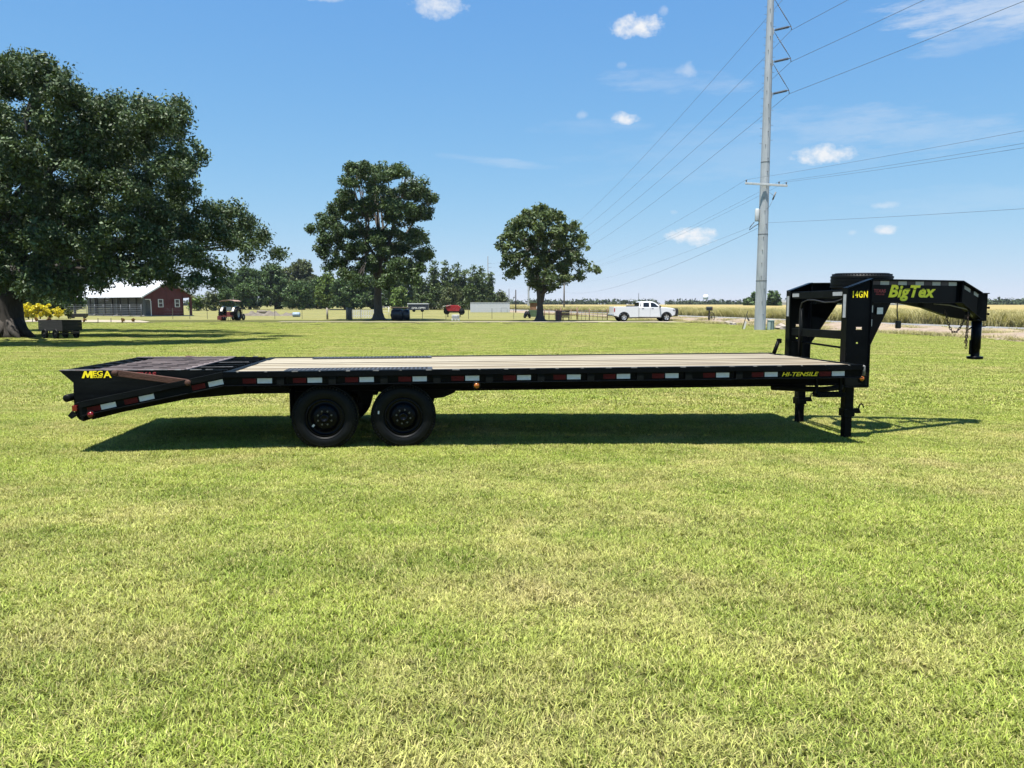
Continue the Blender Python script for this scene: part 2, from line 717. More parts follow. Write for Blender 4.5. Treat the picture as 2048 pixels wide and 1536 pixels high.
# dusty verge between lawn and road, slightly mounded
vy = np.concatenate([np.arange(-30, 100, 1.5), np.arange(100, 420, 12)])
vo = np.linspace(-9.2, -.35, 15)
vv = []
for Y in vy:
    for o in vo:
        e = min(1, (o + 9.2) / 2.0) * min(1, (-.35 - o) / 1.5)
        wob = .5 * math.sin(Y * .31) + .35 * math.sin(Y * .83 + 1.3)
        zz = .012 + e * (.14 + .12 * math.sin(Y * .42 + o * 1.1) + .07 * math.sin(Y * 1.3 - o * 2.1))
        vv.append((road_x(Y, o + (wob if o < -9 else 0)), Y, max(.01, zz)))
a, b = len(vo), len(vy)
ii, jj = np.meshgrid(np.arange(a - 1), np.arange(b - 1))
k0 = (jj * a + ii).ravel()
verge = bpy.data.objects.new('verge', raw_mesh('verge', np.array(vv), np.stack([k0, k0 + 1, k0 + a + 1, k0 + a], -1), M_VERGE, True))
COL.objects.link(verge)
tag(verge, 'bare pinkish dirt and dry grass verge along the road', kind='structure')

M_ASPH = mat('asphalt', (.20, .205, .215), .9, var=.12, vscale=.8, bump=.3, bscale=60)
M_LINE = mat('road_paint', (.78, .77, .74), .7, var=.08, vscale=2)
M_SAND = mat('driveway_sand', (.36, .31, .215), .95, color2=(.46, .40, .29), vscale=.35, bump=.4, bscale=12)
road = sheet('road', strip(-60, 480, 0, 7.2), .016, M_ASPH)
road['label'] = 'grey two lane asphalt road running away on the right'
ln = sheet('road_edge_line', strip(-60, 480, .22, .50), .022, M_LINE, None)
ln.parent = road
ln = sheet('road_edge_line', strip(-60, 480, 6.85, 7.0), .022, M_LINE, None)
ln.parent = road
M_YEL = mat('road_paint_yellow', (.62, .42, .05), .7, var=.08)
ln = sheet('road_centre_line', strip(-60, 480, 3.55, 3.68), .022, M_YEL, None)
ln.parent = road
# sandy driveway between lawn and fence, meeting the road
dv = []
dvp = [(-22, 72.6, 1.0), (-8, 72.4, 1.3), (4, 72.6, 1.7), (12, 73.2, 2.6), (18, 72.8, 3.0), (22.5, 71, 4.2), (26.2, 70, 5.0)]
top = [(x, y + w) for x, y, w in dvp]
bot = [(x, y - w * .8) for x, y, w in dvp]
drive = sheet('driveway', bot + top[::-1], .028, M_SAND)
drive['label'] = 'pale sandy driveway along the far edge of the lawn'


# ------------------------------------------------------------------ grass
def blade_patch(name, size, count, lmin, lmax, wid, m, lean=.9, segs=3):
    """a square patch of separate bent, tapering blades"""
    x = rng.uniform(-size / 2, size / 2, count)
    y = rng.uniform(-size / 2, size / 2, count)
    # a little clumping
    cxs = rng.uniform(-size / 2, size / 2, (max(4, count // 22), 2))
    pick = rng.integers(0, len(cxs), count)
    cl = rng.random(count) < .35
    x = np.where(cl, cxs[pick, 0] + rng.normal(0, size * .018, count), x)
    y = np.where(cl, cxs[pick, 1] + rng.normal(0, size * .018, count), y)
    az = rng.uniform(0, 2 * PI, count)
    ln = rng.uniform(lmin, lmax, count)
    le = rng.uniform(.25, lean, count)
    w = wid * rng.uniform(.7, 1.3, count)
    tw = az + PI / 2 + rng.normal(0, .5, count)
    V = np.zeros((count, (segs + 1) * 2, 3))
    for s_ in range(segs + 1):
        t = s_ / segs
        horiz = ln * (le * t * t * .9 + .12 * t)
        vert = ln * (t - .38 * le * t * t)
        hw = w * (1 - t) ** .7 * .5 + w * .06
        px = x + np.cos(az) * horiz
        py = y + np.sin(az) * horiz
        V[:, s_ * 2] = np.stack([px - np.cos(tw) * hw, py - np.sin(tw) * hw, vert], -1)
        V[:, s_ * 2 + 1] = np.stack([px + np.cos(tw) * hw, py + np.sin(tw) * hw, vert], -1)
    k = (segs + 1) * 2
    base = (np.arange(count) * k)[:, None]
    F = []
    for s_ in range(segs):
        F.append(np.concatenate([base + 2 * s_, base + 2 * s_ + 1, base + 2 * s_ + 3, base + 2 * s_ + 2], 1))
    o = bpy.data.objects.new(name, raw_mesh(name, V.reshape(-1, 3), np.concatenate(F, 0), m, False))
    return o


def scatter(name, pts, sources, smin, smax, label, m, zs=(.85, 1.2)):
    """one 'stuff' object: source patches put on the points by geometry nodes"""
    me = bpy.data.meshes.new(name)
    me.vertices.add(len(pts))
    me.vertices.foreach_set('co', np.ascontiguousarray(pts, dtype=np.float32).ravel())
    me.materials.append(m)
    o = bpy.data.objects.new(name, me)
    COL.objects.link(o)
    tag(o, label, kind='stuff')
    ng = bpy.data.node_groups.new(name + '_nodes', 'GeometryNodeTree')
    ng.interface.new_socket('Geometry', in_out='INPUT', socket_type='NodeSocketGeometry')
    ng.interface.new_socket('Geometry', in_out='OUTPUT', socket_type='NodeSocketGeometry')
    N = ng.nodes.new
    gi, go = N('NodeGroupInput'), N('NodeGroupOutput')
    jn = N('GeometryNodeJoinGeometry')
    for s_ in sources:
        oi = N('GeometryNodeObjectInfo')
        oi.inputs['Object'].default_value = s_
        oi.inputs['As Instance'].default_value = False
        ti = N('GeometryNodeGeometryToInstance')
        ng.links.new(oi.outputs['Geometry'], ti.inputs[0])
        ng.links.new(ti.outputs[0], jn.inputs[0])
    ip = N('GeometryNodeInstanceOnPoints')
    ip.inputs['Pick Instance'].default_value = True
    ng.links.new(gi.outputs[0], ip.inputs['Points'])
    ng.links.new(jn.outputs[0], ip.inputs['Instance'])
    rv = N('FunctionNodeRandomValue')
    rv.data_type = 'FLOAT_VECTOR'
    rv.inputs['Min'].default_value = (0, 0, 0)
    rv.inputs['Max'].default_value = (0, 0, 2 * PI)
    ng.links.new(rv.outputs['Value'], ip.inputs['Rotation'])
    rs = N('FunctionNodeRandomValue')
    rs.data_type = 'FLOAT_VECTOR'
    rs.inputs['Min'].default_value = (smin, smin, zs[0])
    rs.inputs['Max'].default_value = (smax, smax, zs[1])
    rs.inputs['Seed'].default_value = 5
    ng.links.new(rs.outputs['Value'], ip.inputs['Scale'])
    ri = N('FunctionNodeRandomValue')
    ri.data_type = 'INT'
    for s_ in ri.inputs:
        if s_.name == 'Min' and s_.type == 'INT':
            s_.default_value = 0
        if s_.name == 'Max' and s_.type == 'INT':
            s_.default_value = len(sources) - 1
        if s_.name == 'Seed':
            s_.default_value = 9
    ng.links.new([q for q in ri.outputs if q.type == 'INT'][0], ip.inputs['Instance Index'])
    ng.links.new(ip.outputs[0], go.inputs[0])
    md = o.modifiers.new('scatter', 'NODES')
    md.node_group = ng
    return o


def lawn_ok(x, y):
    """left of the verge edge"""
    edge = 28.5 - 9.35 * 1.02 - RS * (y - 58.0) + .5 * np.sin(y * .31) + .35 * np.sin(y * .83 + 1.3)
    return x < edge


def grid_pts(y0, y1, step, spread=.70, pad=.8):
    P = []
    for y in np.arange(y0, y1, step):
        hw = spread * y + pad
        n = int(2 * hw / step) + 1
        x = np.linspace(-hw, hw, n)
        P.append(np.stack([x, np.full(n, y)], -1))
    P = np.concatenate(P)
    P += rng.uniform(-step * .2, step * .2, P.shape)
    return P


src_near = [blade_patch('grass_patch_near', .5, 2800, .016, .043, .0050, M_BLADE, lean=1.15) for _ in range(5)]
src_mid = [blade_patch('grass_patch_mid', 1.0, 2900, .022, .052, .0110, M_BLADE, lean=1.15, segs=2) for _ in range(4)]
P = grid_pts(-1.0, 13.0, .36, .72, 6.0)
P = P[lawn_ok(P[:, 0], P[:, 1])]
P3 = np.concatenate([P, gz(P[:, 0], P[:, 1])[:, None]], 1)
scatter('lawn_grass', P3, src_near, .95, 1.15, 'short mown grass blades of the near lawn under and before the trailer', M_BLADE)
P = grid_pts(13.0, 70.5, .74, .74, 7.0)
P = P[lawn_ok(P[:, 0], P[:, 1])]
keep = rng.random(len(P)) < np.clip((80 - P[:, 1]) / 35, .25, 1)
P = P[keep]
P3 = np.concatenate([P, gz(P[:, 0], P[:, 1])[:, None]], 1)
scatter('lawn_grass', P3, src_mid, .95, 1.2, 'short mown grass of the far lawn between the trailer and the fence', M_BLADE)

# tall dry grass field beyond the road
src_tall = [blade_patch('tall_grass_patch', 1.6, 620, .8, 1.55, .03, M_DRYBLADE, lean=.45, segs=3) for _ in range(4)]
PT = []
for Y in np.concatenate([np.arange(30, 130, 1.0), np.arange(130, 420, 2.2)]):
    for o in (0, .8, 1.7, 2.8, 4.2, 6.0, 8.5, 11.5, 15):
        PT.append((road_x(Y, 8.6 + o + rng.uniform(-.5, .5)), Y + rng.uniform(-.5, .5), rng.uniform(-.12, .03)))
scatter('tall_grass', np.array(PT), src_tall, .9, 1.25, 'tall dry straw coloured grass standing beyond the road', M_DRYBLADE, zs=(.70, 1.0))
# the field behind that front: a rough closed stand of the same grass
fv, ff = [], []
fy = np.concatenate([np.arange(20, 140, 2.0), np.arange(140, 900, 15)])
fo = np.array([12, 14, 17, 22, 30, 45, 70, 120, 220, 500, 1200])
for Y in fy:
    for o in fo:
        fv.append((road_x(min(Y, 460), o), Y, .95 + .2 * math.sin(Y * .9 + o) * math.sin(o * .7 + Y * .13) + rng.uniform(-.1, .1)))
a = len(fo)
ii, jj = np.meshgrid(np.arange(a - 1), np.arange(len(fy) - 1))
k0 = (jj * a + ii).ravel()
tf = bpy.data.objects.new('tall_grass_stand', raw_mesh('tall_grass_stand', np.array(fv), np.stack([k0, k0 + 1, k0 + a + 1, k0 + a], -1), M_FIELDBASE))
COL.objects.link(tf)
tag(tf, 'even top of the wide straw coloured field stretching to the far woods', kind='stuff')

# dry tufts on the verge
src_verge = [blade_patch('verge_patch', .9, 260, .05, .22, .012, M_DRYBLADE, lean=1.0, segs=2) for _ in range(3)]
PV = []
for Y in np.arange(26, 130, .7):
    for o in np.arange(-9.4, -.3, .9):
        nzv = math.sin(Y * .5 + o * .9) + math.sin(Y * .21 - o * 1.7 + 2) + rng.normal(0, .5)
        if nzv > .55 or (o < -8.4 and rng.random() < .6):
            PV.append((road_x(Y, o) + rng.uniform(-.4, .4), Y + rng.uniform(-.4, .4), .03 + (.10 if -7.5 < o < -1.5 else 0)))
scatter('verge_grass', np.array(PV), src_verge, .8, 1.4, 'dry tufts of roadside grass scattered over the dirt verge', M_DRYBLADE, zs=(.7, 1.5))

# ------------------------------------------------------------------ the gooseneck flatbed trailer
# local frame: x forward along the trailer (0 = rear end of the flat deck), y across (0 = near edge), z up
M_BLACK = mat('black_paint', (.0012, .0018, .0028), .28, spec=.07, color2=(.0030, .0042, .0058), vscale=2.2, bump=.05, bscale=14)
M_BLACK2 = mat('dusty_black_paint', (.0018, .0025, .0030), .5, spec=.07, color2=(.0065, .0080, .0082), vscale=5, stretch=(.4, 1, 2.2), bump=.08, bscale=30)
M_UNDER = mat('underframe_black', (.0025, .0025, .0028), .8, spec=.15, color2=(.006, .0055, .005), vscale=4)
M_SCUFF = mat('worn_edge', (.05, .05, .05), .5, color2=(.34, .33, .32), vscale=9, stretch=(.6, 1, 1))
M_TYRE = mat('tyre_rubber', (.0020, .0026, .0030), .5, spec=.14, color2=(.0060, .0070, .0076), vscale=8, bump=.1, bscale=60)
M_RIM = mat('rim_black', (.0012, .0016, .0034), .28, var=.2, spec=.14)
M_LUG = mat('lug_steel', (.16, .155, .14), .45, metal=.6, var=.2, vscale=30)
M_TAPEW = mat('white_reflector', (.58, .62, .64), .35, color2=(.74, .77, .78), vscale=16)
M_TAPEG = mat('grey_reflector', (.40, .42, .42), .35, color2=(.52, .54, .54), vscale=20)
M_TAPER = mat('red_reflector', (.085, .004, .005), .5, spec=.15, color2=(.20, .010, .012), vscale=26)
M_AMBER = mat('amber_lens', (.75, .22, .01), .25, var=.15, vscale=40, coat=.6)
M_REDL = mat('red_lens', (.55, .008, .010), .25, var=.15, vscale=40, coat=.6)
M_YELLOW = mat('yellow_decal', (.95, .76, .012), .45, var=.06, vscale=20)
M_LIME = mat('lime_decal', (.96, .88, .02), .45, var=.06, vscale=12)
M_WHITED = mat('white_decal', (.62, .62, .60), .5, var=.15, vscale=30)
M_REDD = mat('red_decal', (.30, .025, .025), .5, var=.25, vscale=30)
M_RUST = mat('rusty_steel', (.065, .022, .012), .75, color2=(.12, .045, .024), vscale=9, stretch=(.5, 1, 1), bump=.25, bscale=60)
M_RAMP = mat('rusty_ramp_plate', (.040, .031, .030), .62, color2=(.115, .092, .086), vscale=3.2, stretch=(.35, 1.6, 1), bump=.25, bscale=25)
M_CHAIN = mat('chain_steel', (.030, .022, .020), .5, metal=.6, color2=(.075, .05, .04), vscale=30)
M_TREAD = mat('tread_plate', (.045, .048, .052), .45, color2=(.085, .086, .09), vscale=30, bump=.5, bscale=90)
M_CABLE = mat('black_cable', (.012, .012, .013), .5, var=.2)


def wood_mat(k):
    base = [(.35, .30, .20), (.43, .38, .27), (.28, .225, .14), (.47, .42, .31)][k]
    nm = 'deck_wood_%s' % 'abcd'[k]
    if nm in MATS:
        return MATS[nm]
    m = mat(nm, tuple(c * .66 for c in base), .8, color2=tuple(min(1, c * 1.22) for c in base),
            vscale=2.4, stretch=(.45, 9, 9), bump=.35, bscale=9, detail=8)
    # dirt and gap shade painted along both board edges, patchy, stronger towards the front
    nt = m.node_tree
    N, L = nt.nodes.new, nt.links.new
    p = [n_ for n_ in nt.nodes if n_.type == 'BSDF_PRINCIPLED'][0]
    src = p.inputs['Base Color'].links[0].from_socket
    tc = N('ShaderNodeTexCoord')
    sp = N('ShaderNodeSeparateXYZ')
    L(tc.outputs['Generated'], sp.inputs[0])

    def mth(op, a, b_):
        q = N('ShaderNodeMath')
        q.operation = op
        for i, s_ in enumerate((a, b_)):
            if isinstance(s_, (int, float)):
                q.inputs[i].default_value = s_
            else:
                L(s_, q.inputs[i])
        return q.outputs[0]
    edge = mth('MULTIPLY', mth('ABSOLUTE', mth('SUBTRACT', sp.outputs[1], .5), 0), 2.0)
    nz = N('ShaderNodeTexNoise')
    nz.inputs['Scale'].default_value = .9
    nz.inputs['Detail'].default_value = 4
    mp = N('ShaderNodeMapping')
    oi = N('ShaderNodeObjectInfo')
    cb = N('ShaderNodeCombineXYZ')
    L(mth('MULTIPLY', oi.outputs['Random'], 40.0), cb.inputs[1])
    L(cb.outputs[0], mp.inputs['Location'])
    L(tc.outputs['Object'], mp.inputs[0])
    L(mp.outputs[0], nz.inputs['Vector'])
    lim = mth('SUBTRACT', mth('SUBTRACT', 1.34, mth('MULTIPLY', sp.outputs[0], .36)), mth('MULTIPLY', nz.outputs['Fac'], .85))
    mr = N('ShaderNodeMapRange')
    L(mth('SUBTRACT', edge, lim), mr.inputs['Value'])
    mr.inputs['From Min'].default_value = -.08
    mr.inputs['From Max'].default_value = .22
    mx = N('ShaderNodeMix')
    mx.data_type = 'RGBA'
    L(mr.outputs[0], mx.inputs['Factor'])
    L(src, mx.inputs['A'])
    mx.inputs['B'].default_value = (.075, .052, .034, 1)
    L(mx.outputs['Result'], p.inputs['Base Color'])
    return m


TW = 2.55
TL = 7.675
trailer = thing('flatbed_trailer', 'long black gooseneck flatbed trailer with wooden deck parked on the lawn', 'trailer', (-3.2749, 8.71, 0))
trailer.rotation_euler = (R(-.307), R(-.1328), R(6.1756))


def my(y, s):
    return y if s == 0 else TW - y


def bx(mb, x0, x1, y0, y1, z0, z1, s):
    a, b = my(y0, s), my(y1, s)
    return mb.box(x0, x1, min(a, b), max(a, b), z0, z1)


# wooden deck, board by board
deck = MB()
for x in np.arange(.25, 7.6, .61):
    deck.box(x - .025, x + .025, .03, 2.52, .80, .8745)
deck = deck.build('deck', M_UNDER, trailer)
nb = 13
bw = (2.51) / nb
for k in range(nb):
    g = .004 + .007 * random.random()
    y0 = .02 + k * bw + g / 2
    y1 = .02 + (k + 1) * bw - g / 2
    zt = .916 + random.uniform(-.005, .004)
    # the boards of one row: mostly one length, a few rows have a butt joint
    cuts = [.085, 7.60]
    for i in range(len(cuts) - 1):
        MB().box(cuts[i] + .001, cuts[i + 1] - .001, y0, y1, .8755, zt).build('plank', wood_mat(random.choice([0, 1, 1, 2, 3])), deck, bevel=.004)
for yA, yB, xA, xB in ((.035, .36, .66, 2.36), (2.19, 2.515, .66, 2.36)):
    tp = MB()
    tp.box(xA, xB, yA, yB, .9215, .928)
    for ix in range(int((xB - xA) / .05)):
        for iy in range(int((yB - yA) / .05)):
            cxx, cyy = xA + .03 + ix * .05, yA + .03 + iy * .05
            sgn = 1 if (ix + iy) % 2 else -1
            tp.bar((cxx - .012, cyy - .012 * sgn, .9285), (cxx + .012, cyy + .012 * sgn, .9285), .007, .004)
    tp.build('tread_plate', M_TREAD, deck)

# side rails with stake pockets and reflector tape
WX = [1.011, 1.60, 2.211, 2.825, 3.439, 4.038, 4.643, 5.243, 5.88, 6.496, 7.364]
tape_w = MB().box(-.082, .082, -.003, 0, -.029, .029).mesh('white_tape', M_TAPEW)
tape_r = MB().box(-.074, .074, -.003, 0, -.029, .029).mesh('red_tape', M_TAPER)
pocket = MB().box(-.042, .042, -.030, 0, -.048, .045).mesh('stake_pocket', M_BLACK2)
for s in (0, 1):
    m = MB()
    bx(m, 0, TL, -.045, .018, .858, .925, s)
    bx(m, 0, TL, -.006, .006, .770, .857, s)
    bx(m, 0, TL, -.040, .018, .757, .7695, s)
    rail = m.build('side_rail', M_BLACK, trailer, bevel=.004)
    yo = my(-.0075, s)
    rz = 0 if s == 0 else PI
    xoff = 0 if s == 0 else .03
    for x in WX + [.43]:
        x = x + xoff
        if x > .5:
            place('reflector_tape', tape_w, rail, (x, yo, .815), (0, 0, rz))
        place('reflector_tape', tape_r, rail, (x - .172 if x > .5 else .28, yo, .814), (0, 0, rz))
        if x < 6.4:
            place('stake_pocket', pocket, rail, (x + .20, yo, .813), (0, 0, rz))
    if s == 0:
        place('reflector_tape', tape_w, rail, (.45, yo, .815))
    # worn bright patches along the top edge
    for x in np.arange(.15, 7.6, .305):
        w = random.uniform(.015, .10)
        m = MB()
        bx(m, x, x + w, -.0462, -.028, .916, .9262, s)
        m.build('worn_patch', M_SCUFF, rail)

# main beams, cross members, end channels
for s in (0, 1):
    m = MB()
    bx(m, .0, 7.68, .475, .485, .64, .855, s)
    bx(m, .0, 7.68, .42, .54, .622, .640, s)
    bx(m, .0, 7.68, .42, .54, .855, .872, s)
    m.build('main_beam', M_UNDER, trailer)
m = MB()
for x in np.arange(.05, 7.6, .405):
    m.box(x, x + .04, .02, .4195, .775, .8745)
    m.box(x, x + .04, .5405, TW - .5405, .775, .8745)
    m.box(x, x + .04, TW - .4195, TW - .02, .775, .8745)
m.build('cross_member', M_UNDER, trailer)
m = MB()
m.box(7.62, 7.676, .019, 2.531, .758, .921)
m.build('front_channel', M_BLACK2, trailer, bevel=.004)
m = MB()
m.box(0.0, .083, .019, 2.531, .76, .921)
m.build('rear_channel', M_BLACK2, trailer, bevel=.004)
m = MB().tube([(TL - .01, -.03, .91), (TL + .01, -.03, .90), (TL + .012, -.03, .86), (TL + .012, -.03, .79)], .018, 10)
m.build('corner_cap', M_SCUFF, trailer)

# wheels
def tyre_profile(r, w, ri):
    h = w / 2
    return [(ri, -h * .62), (ri + .012, -h * .80), (ri + .045, -h * .97), (ri + .085, -h * 1.0), (r - .045, -h * .93), (r - .018, -h * .80),
            (r - .004, -h * .55), (r, 0), (r - .004, h * .55), (r - .018, h * .80), (r - .045, h * .93), (ri + .085, h * 1.0),
            (ri + .045, h * .97), (ri + .012, h * .80), (ri, h * .62)]


def tyre_mesh(r=.38, w=.235, ri=.212):
    m = MB()
    m.lathe(tyre_profile(r, w, ri), (0, 0, 0), 'Y', 56)
    # tread grooves as raised ribs and shoulder lugs
    for yy in (-.062, -.021, .021, .062):
        m.lathe([(r - .006, yy - .014), (r + .004, yy - .013), (r + .004, yy + .013), (r - .006, yy + .014)], (0, 0, 0), 'Y', 56, smooth=False)
    for k in range(60):
        a = 2 * PI * k / 60
        for sg in (-1, 1):
            M = Matrix.Rotation(a, 4, 'Y')
            m.box(-.010, .008, sg * .098 - .010, sg * .098 + .006, r - .030, r - .0135, M)
    # raised sidewall ring and lettering blocks
    for sg in (-1, 1):
        m.lathe([(r - .058, sg * w * .470), (r - .054, sg * w * .492), (r - .050, sg * w * .470)], (0, 0, 0), 'Y', 56)
        m.lathe([(ri + .028, sg * w * .46), (ri + .034, sg * w * .487), (ri + .040, sg * w * .48)], (0, 0, 0), 'Y', 56)
    return m.mesh('tyre', M_TYRE)


TYRE = tyre_mesh()
m = MB()
m.lathe([(.205, -.095), (.226, -.098), (.226, -.090), (.208, -.080), (.198, -.045), (.190, .06), (.205, .085), (.222, .09)], (0, 0, 0), 'Y', 40)
m.lathe([(.199, -.040), (.178, -.030), (.150, -.052), (.125, -.072), (.108, -.076), (.060, -.076), (.058, -.076)], (0, 0, 0), 'Y', 40)
RIM = m.mesh('rim', M_RIM)
m = MB()
m.lathe([(.058, -.074), (.058, -.118), (.046, -.132), (.030, -.134), (.028, -.128), (.0, -.128)], (0, 0, 0), 'Y', 24)
HUB = m.mesh('hub_cap', M_RIM)
LUG = MB().lathe([(0, -.022), (.009, -.022), (.012, -.014), (.012, 0)], (0, 0, 0), 'Y', 6, smooth=False).mesh('lug_nut', M_LUG)
SLOT = MB().lathe([(0, -.001), (.016, -.001), (.018, .004)], (0, 0, 0), 'Y', 10).mesh('vent_hole', M_UNDER)


def wheel(parent, x, y, z, out, roll):
    w = bpy.data.objects.new('wheel', None)
    COL.objects.link(w)
    w.parent = parent
    w.location = (x, y, z)
    w.rotation_euler = (0, roll, 0 if out < 0 else PI)
    place('tyre', TYRE, w, (0, 0, 0))
    place('rim', RIM, w, (0, 0, 0))
    place('hub_cap', HUB, w, (0, 0, 0))
    for k in range(8):
        a = 2 * PI * k / 8 + .2
        place('lug_nut', LUG, w, (.083 * math.sin(a), -.076, .083 * math.cos(a)))
    for k in range(8):
        a = 2 * PI * k / 8
        place('vent_hole', SLOT, w, (.136 * math.sin(a), -.0685, .136 * math.cos(a)), (-.9 * math.cos(a) * .6, 0, .9 * math.sin(a) * .6))
    return w


AX = [1.10, 2.012]
for i, x in enumerate(AX):
    wheel(trailer, x, .165, .362, -1, .2 + i * 1.4)
    wheel(trailer, x, TW - .165, .362, 1, .9 + i)
    MB().tube([(x, .2, .378), (x, TW - .2, .378)], .045, 12).build('axle', M_UNDER, trailer)
STK = MB().box(-.016, .016, -.0015, 0, -.03, .03).mesh('sticker', M_WHITED)
place('sticker', STK, trailer, (.965, .052 + .045, .27), (0, R(40), 0), (.7, 1, .55))
place('sticker', STK, trailer, (1.725, .046, .42), (0, R(5), 0), (.55, 1, .6))
# suspension: spring packs, hangers, brake guard plates
for s in (0, 1):
    for i, x in enumerate(AX):
        m = MB()
        for q in range(4):
            L = .36 - .07 * q
            a, b = my(.44, s), my(.51, s)
            pts = [(x - L, .47 + .0), (x, .42 - .013 * q), (x + L, .47)]
            m.bar((x - L, (a + b) / 2, .50 - .016 * q), (x, (a + b) / 2, .455 - .016 * q), .06, .012)
            m.bar((x, (a + b) / 2, .455 - .016 * q), (x + L, (a + b) / 2, .50 - .016 * q), .06, .012)
        m.build('leaf_spring', M_UNDER, trailer)
    def hang(poly, name='spring_hanger'):
        m = MB()
        y0, y1 = sorted((my(.43, s), my(.53, s)))
        m.prism(poly, lambda a, b, t: Vector((a, t, b)), y0, y1)
        m.build(name, M_UNDER, trailer)
    hang([(2.30, .624), (2.64, .624), (2.63, .60), (2.50, .545), (2.38, .53), (2.34, .48), (2.28, .48)])
    hang([(.66, .624), (.90, .624), (.80, .50), (.70, .47), (.66, .50)])
    hang([(1.44, .624), (1.70, .624), (1.69, .585), (1.64, .585), (1.60, .47), (1.52, .47)], 'equaliser')
    m = MB()
    bx(m, .70, .712, .10, .40, .36, .70, s)
    m.build('mud_flap', M_UNDER, trailer)
    m = MB()
    bx(m, .14, .66, .30, .31, .66, .74, s)
    m.build('side_plate', M_UNDER, trailer)
    for (x0, x1) in ((.18, .38), (.42, .62)):
        m = MB()
        bx(m, x0, x1, .293, .2995, .685, .715, s)
        m.build('side_slot', M_BLACK2, trailer)

# dovetail: the sloping tail frame
def tailz(x):
    return .925 + x * .2035


for s in (0, 1):
    m = MB()
    y0, y1 = sorted((my(-.045, s), my(.018, s)))
    m.prism([(-.001, .857), (-.001, .925), (-1.56, tailz(-1.56)), (-1.56, tailz(-1.56) - .068)], lambda a, b, t: Vector((a, t, b)), y0, y1)
    y0, y1 = sorted((my(-.006, s), my(.006, s)))
    m.prism([(-.001, .770), (-.001, .8565), (-1.555, tailz(-1.555) - .0685), (-1.555, tailz(-1.555) - .155)], lambda a, b, t: Vector((a, t, b)), y0, y1)
    y0, y1 = sorted((my(-.040, s), my(.018, s)))
    m.prism([(-.001, .757), (-.001, .7695), (-1.55, tailz(-1.55) - .1555), (-1.55, tailz(-1.55) - .168)], lambda a, b, t: Vector((a, t, b)), y0, y1)
    tail = m.build('tail_rail', M_BLACK2, trailer, bevel=.003)
    m = MB()
    y0, y1 = sorted((my(.20, s), my(.30, s)))
    m.prism([(.16, .85), (.16, .645), (-.45, .600), (-1.20, .455), (-1.535, .372), (-1.535, .53)], lambda a, b, t: Vector((a, t, b)), y0, y1)
    m.build('tail_beam', M_UNDER, trailer)
    rz = 0 if s == 0 else PI
    sl = -math.atan(.2035)
    for (xc, big) in ((-.09, 1), (-.85, 1), (-1.265, 1)):
        o = place('reflector_tape', tape_w, tail, (xc, my(-.0075, s), tailz(xc) - .111), (0, sl if s == 0 else -sl, rz))
    for xc in (-.28, -1.02, -1.42):
        o = place('reflector_tape', tape_r, tail, (xc, my(-.0075, s), tailz(xc) - .112), (0, sl if s == 0 else -sl, rz))
    # red side marker lamp at the very tail
    lamp = MB().lathe([(0, -.030), (.020, -.028), (.032, -.018), (.034, 0)], (0, 0, 0), 'Y', 18)
    o = lamp.build('side_marker_lamp', M_REDL, trailer, (-1.45, my(-.028, s), .462))
    o.rotation_euler = (0, 0, rz)
    m = MB().lathe([(.036, -.006), (.046, -.008), (.046, .01), (.036, .01)], (0, 0, 0), 'Y', 18).build('lamp_ring', M_UNDER, o)
m = MB()
m.prism([(-.002, .868), (-.002, .856), (-1.55, tailz(-1.55) - .069), (-1.55, tailz(-1.55) - .057)], lambda a, b, t: Vector((a, t, b)), .019, 2.531)
m.build('tail_floor', M_UNDER, trailer)
m = MB()
for x in (-.35, -.75, -1.15):
    m.box(x - .03, x + .03, .019, 2.531, tailz(x) - .14, tailz(x) - .05)
m.build('tail_cross_member', M_UNDER, trailer)
m = MB()
m.prism([(-1.55, .60), (-1.55, .378), (-1.60, .40), (-1.64, .46), (-1.64, .585)], lambda a, b, t: Vector((a, t, b)), .02, 2.53)
m.build('tail_bumper', M_BLACK2, trailer, bevel=.004)
for s in (0, 1):
    m = MB()
    bx(m, -1.652, -1.60, -.02, .016, .50, .565, s)
    m.build('tail_light', M_REDL, trailer, bevel=.004)
    m = MB()
    y0, y1 = sorted((my(-.02, s), my(.018, s)))
    m.prism([(-1.60, .46), (-1.66, .50), (-1.70, .45), (-1.665, .415), (-1.625, .44)], lambda a, b, t: Vector((a, t, b)), y0, y1)
    m.build('tail_hook', M_BLACK2, trailer)
    c = my(.06, s)
    MB().lathe([(0, -.09), (.030, -.09), (.042, -.08), (.042, .08), (.030, .09), (0, .09)], (-1.70, c, .648), 'Y', 18).build('rubber_bumper', M_TYRE, trailer)

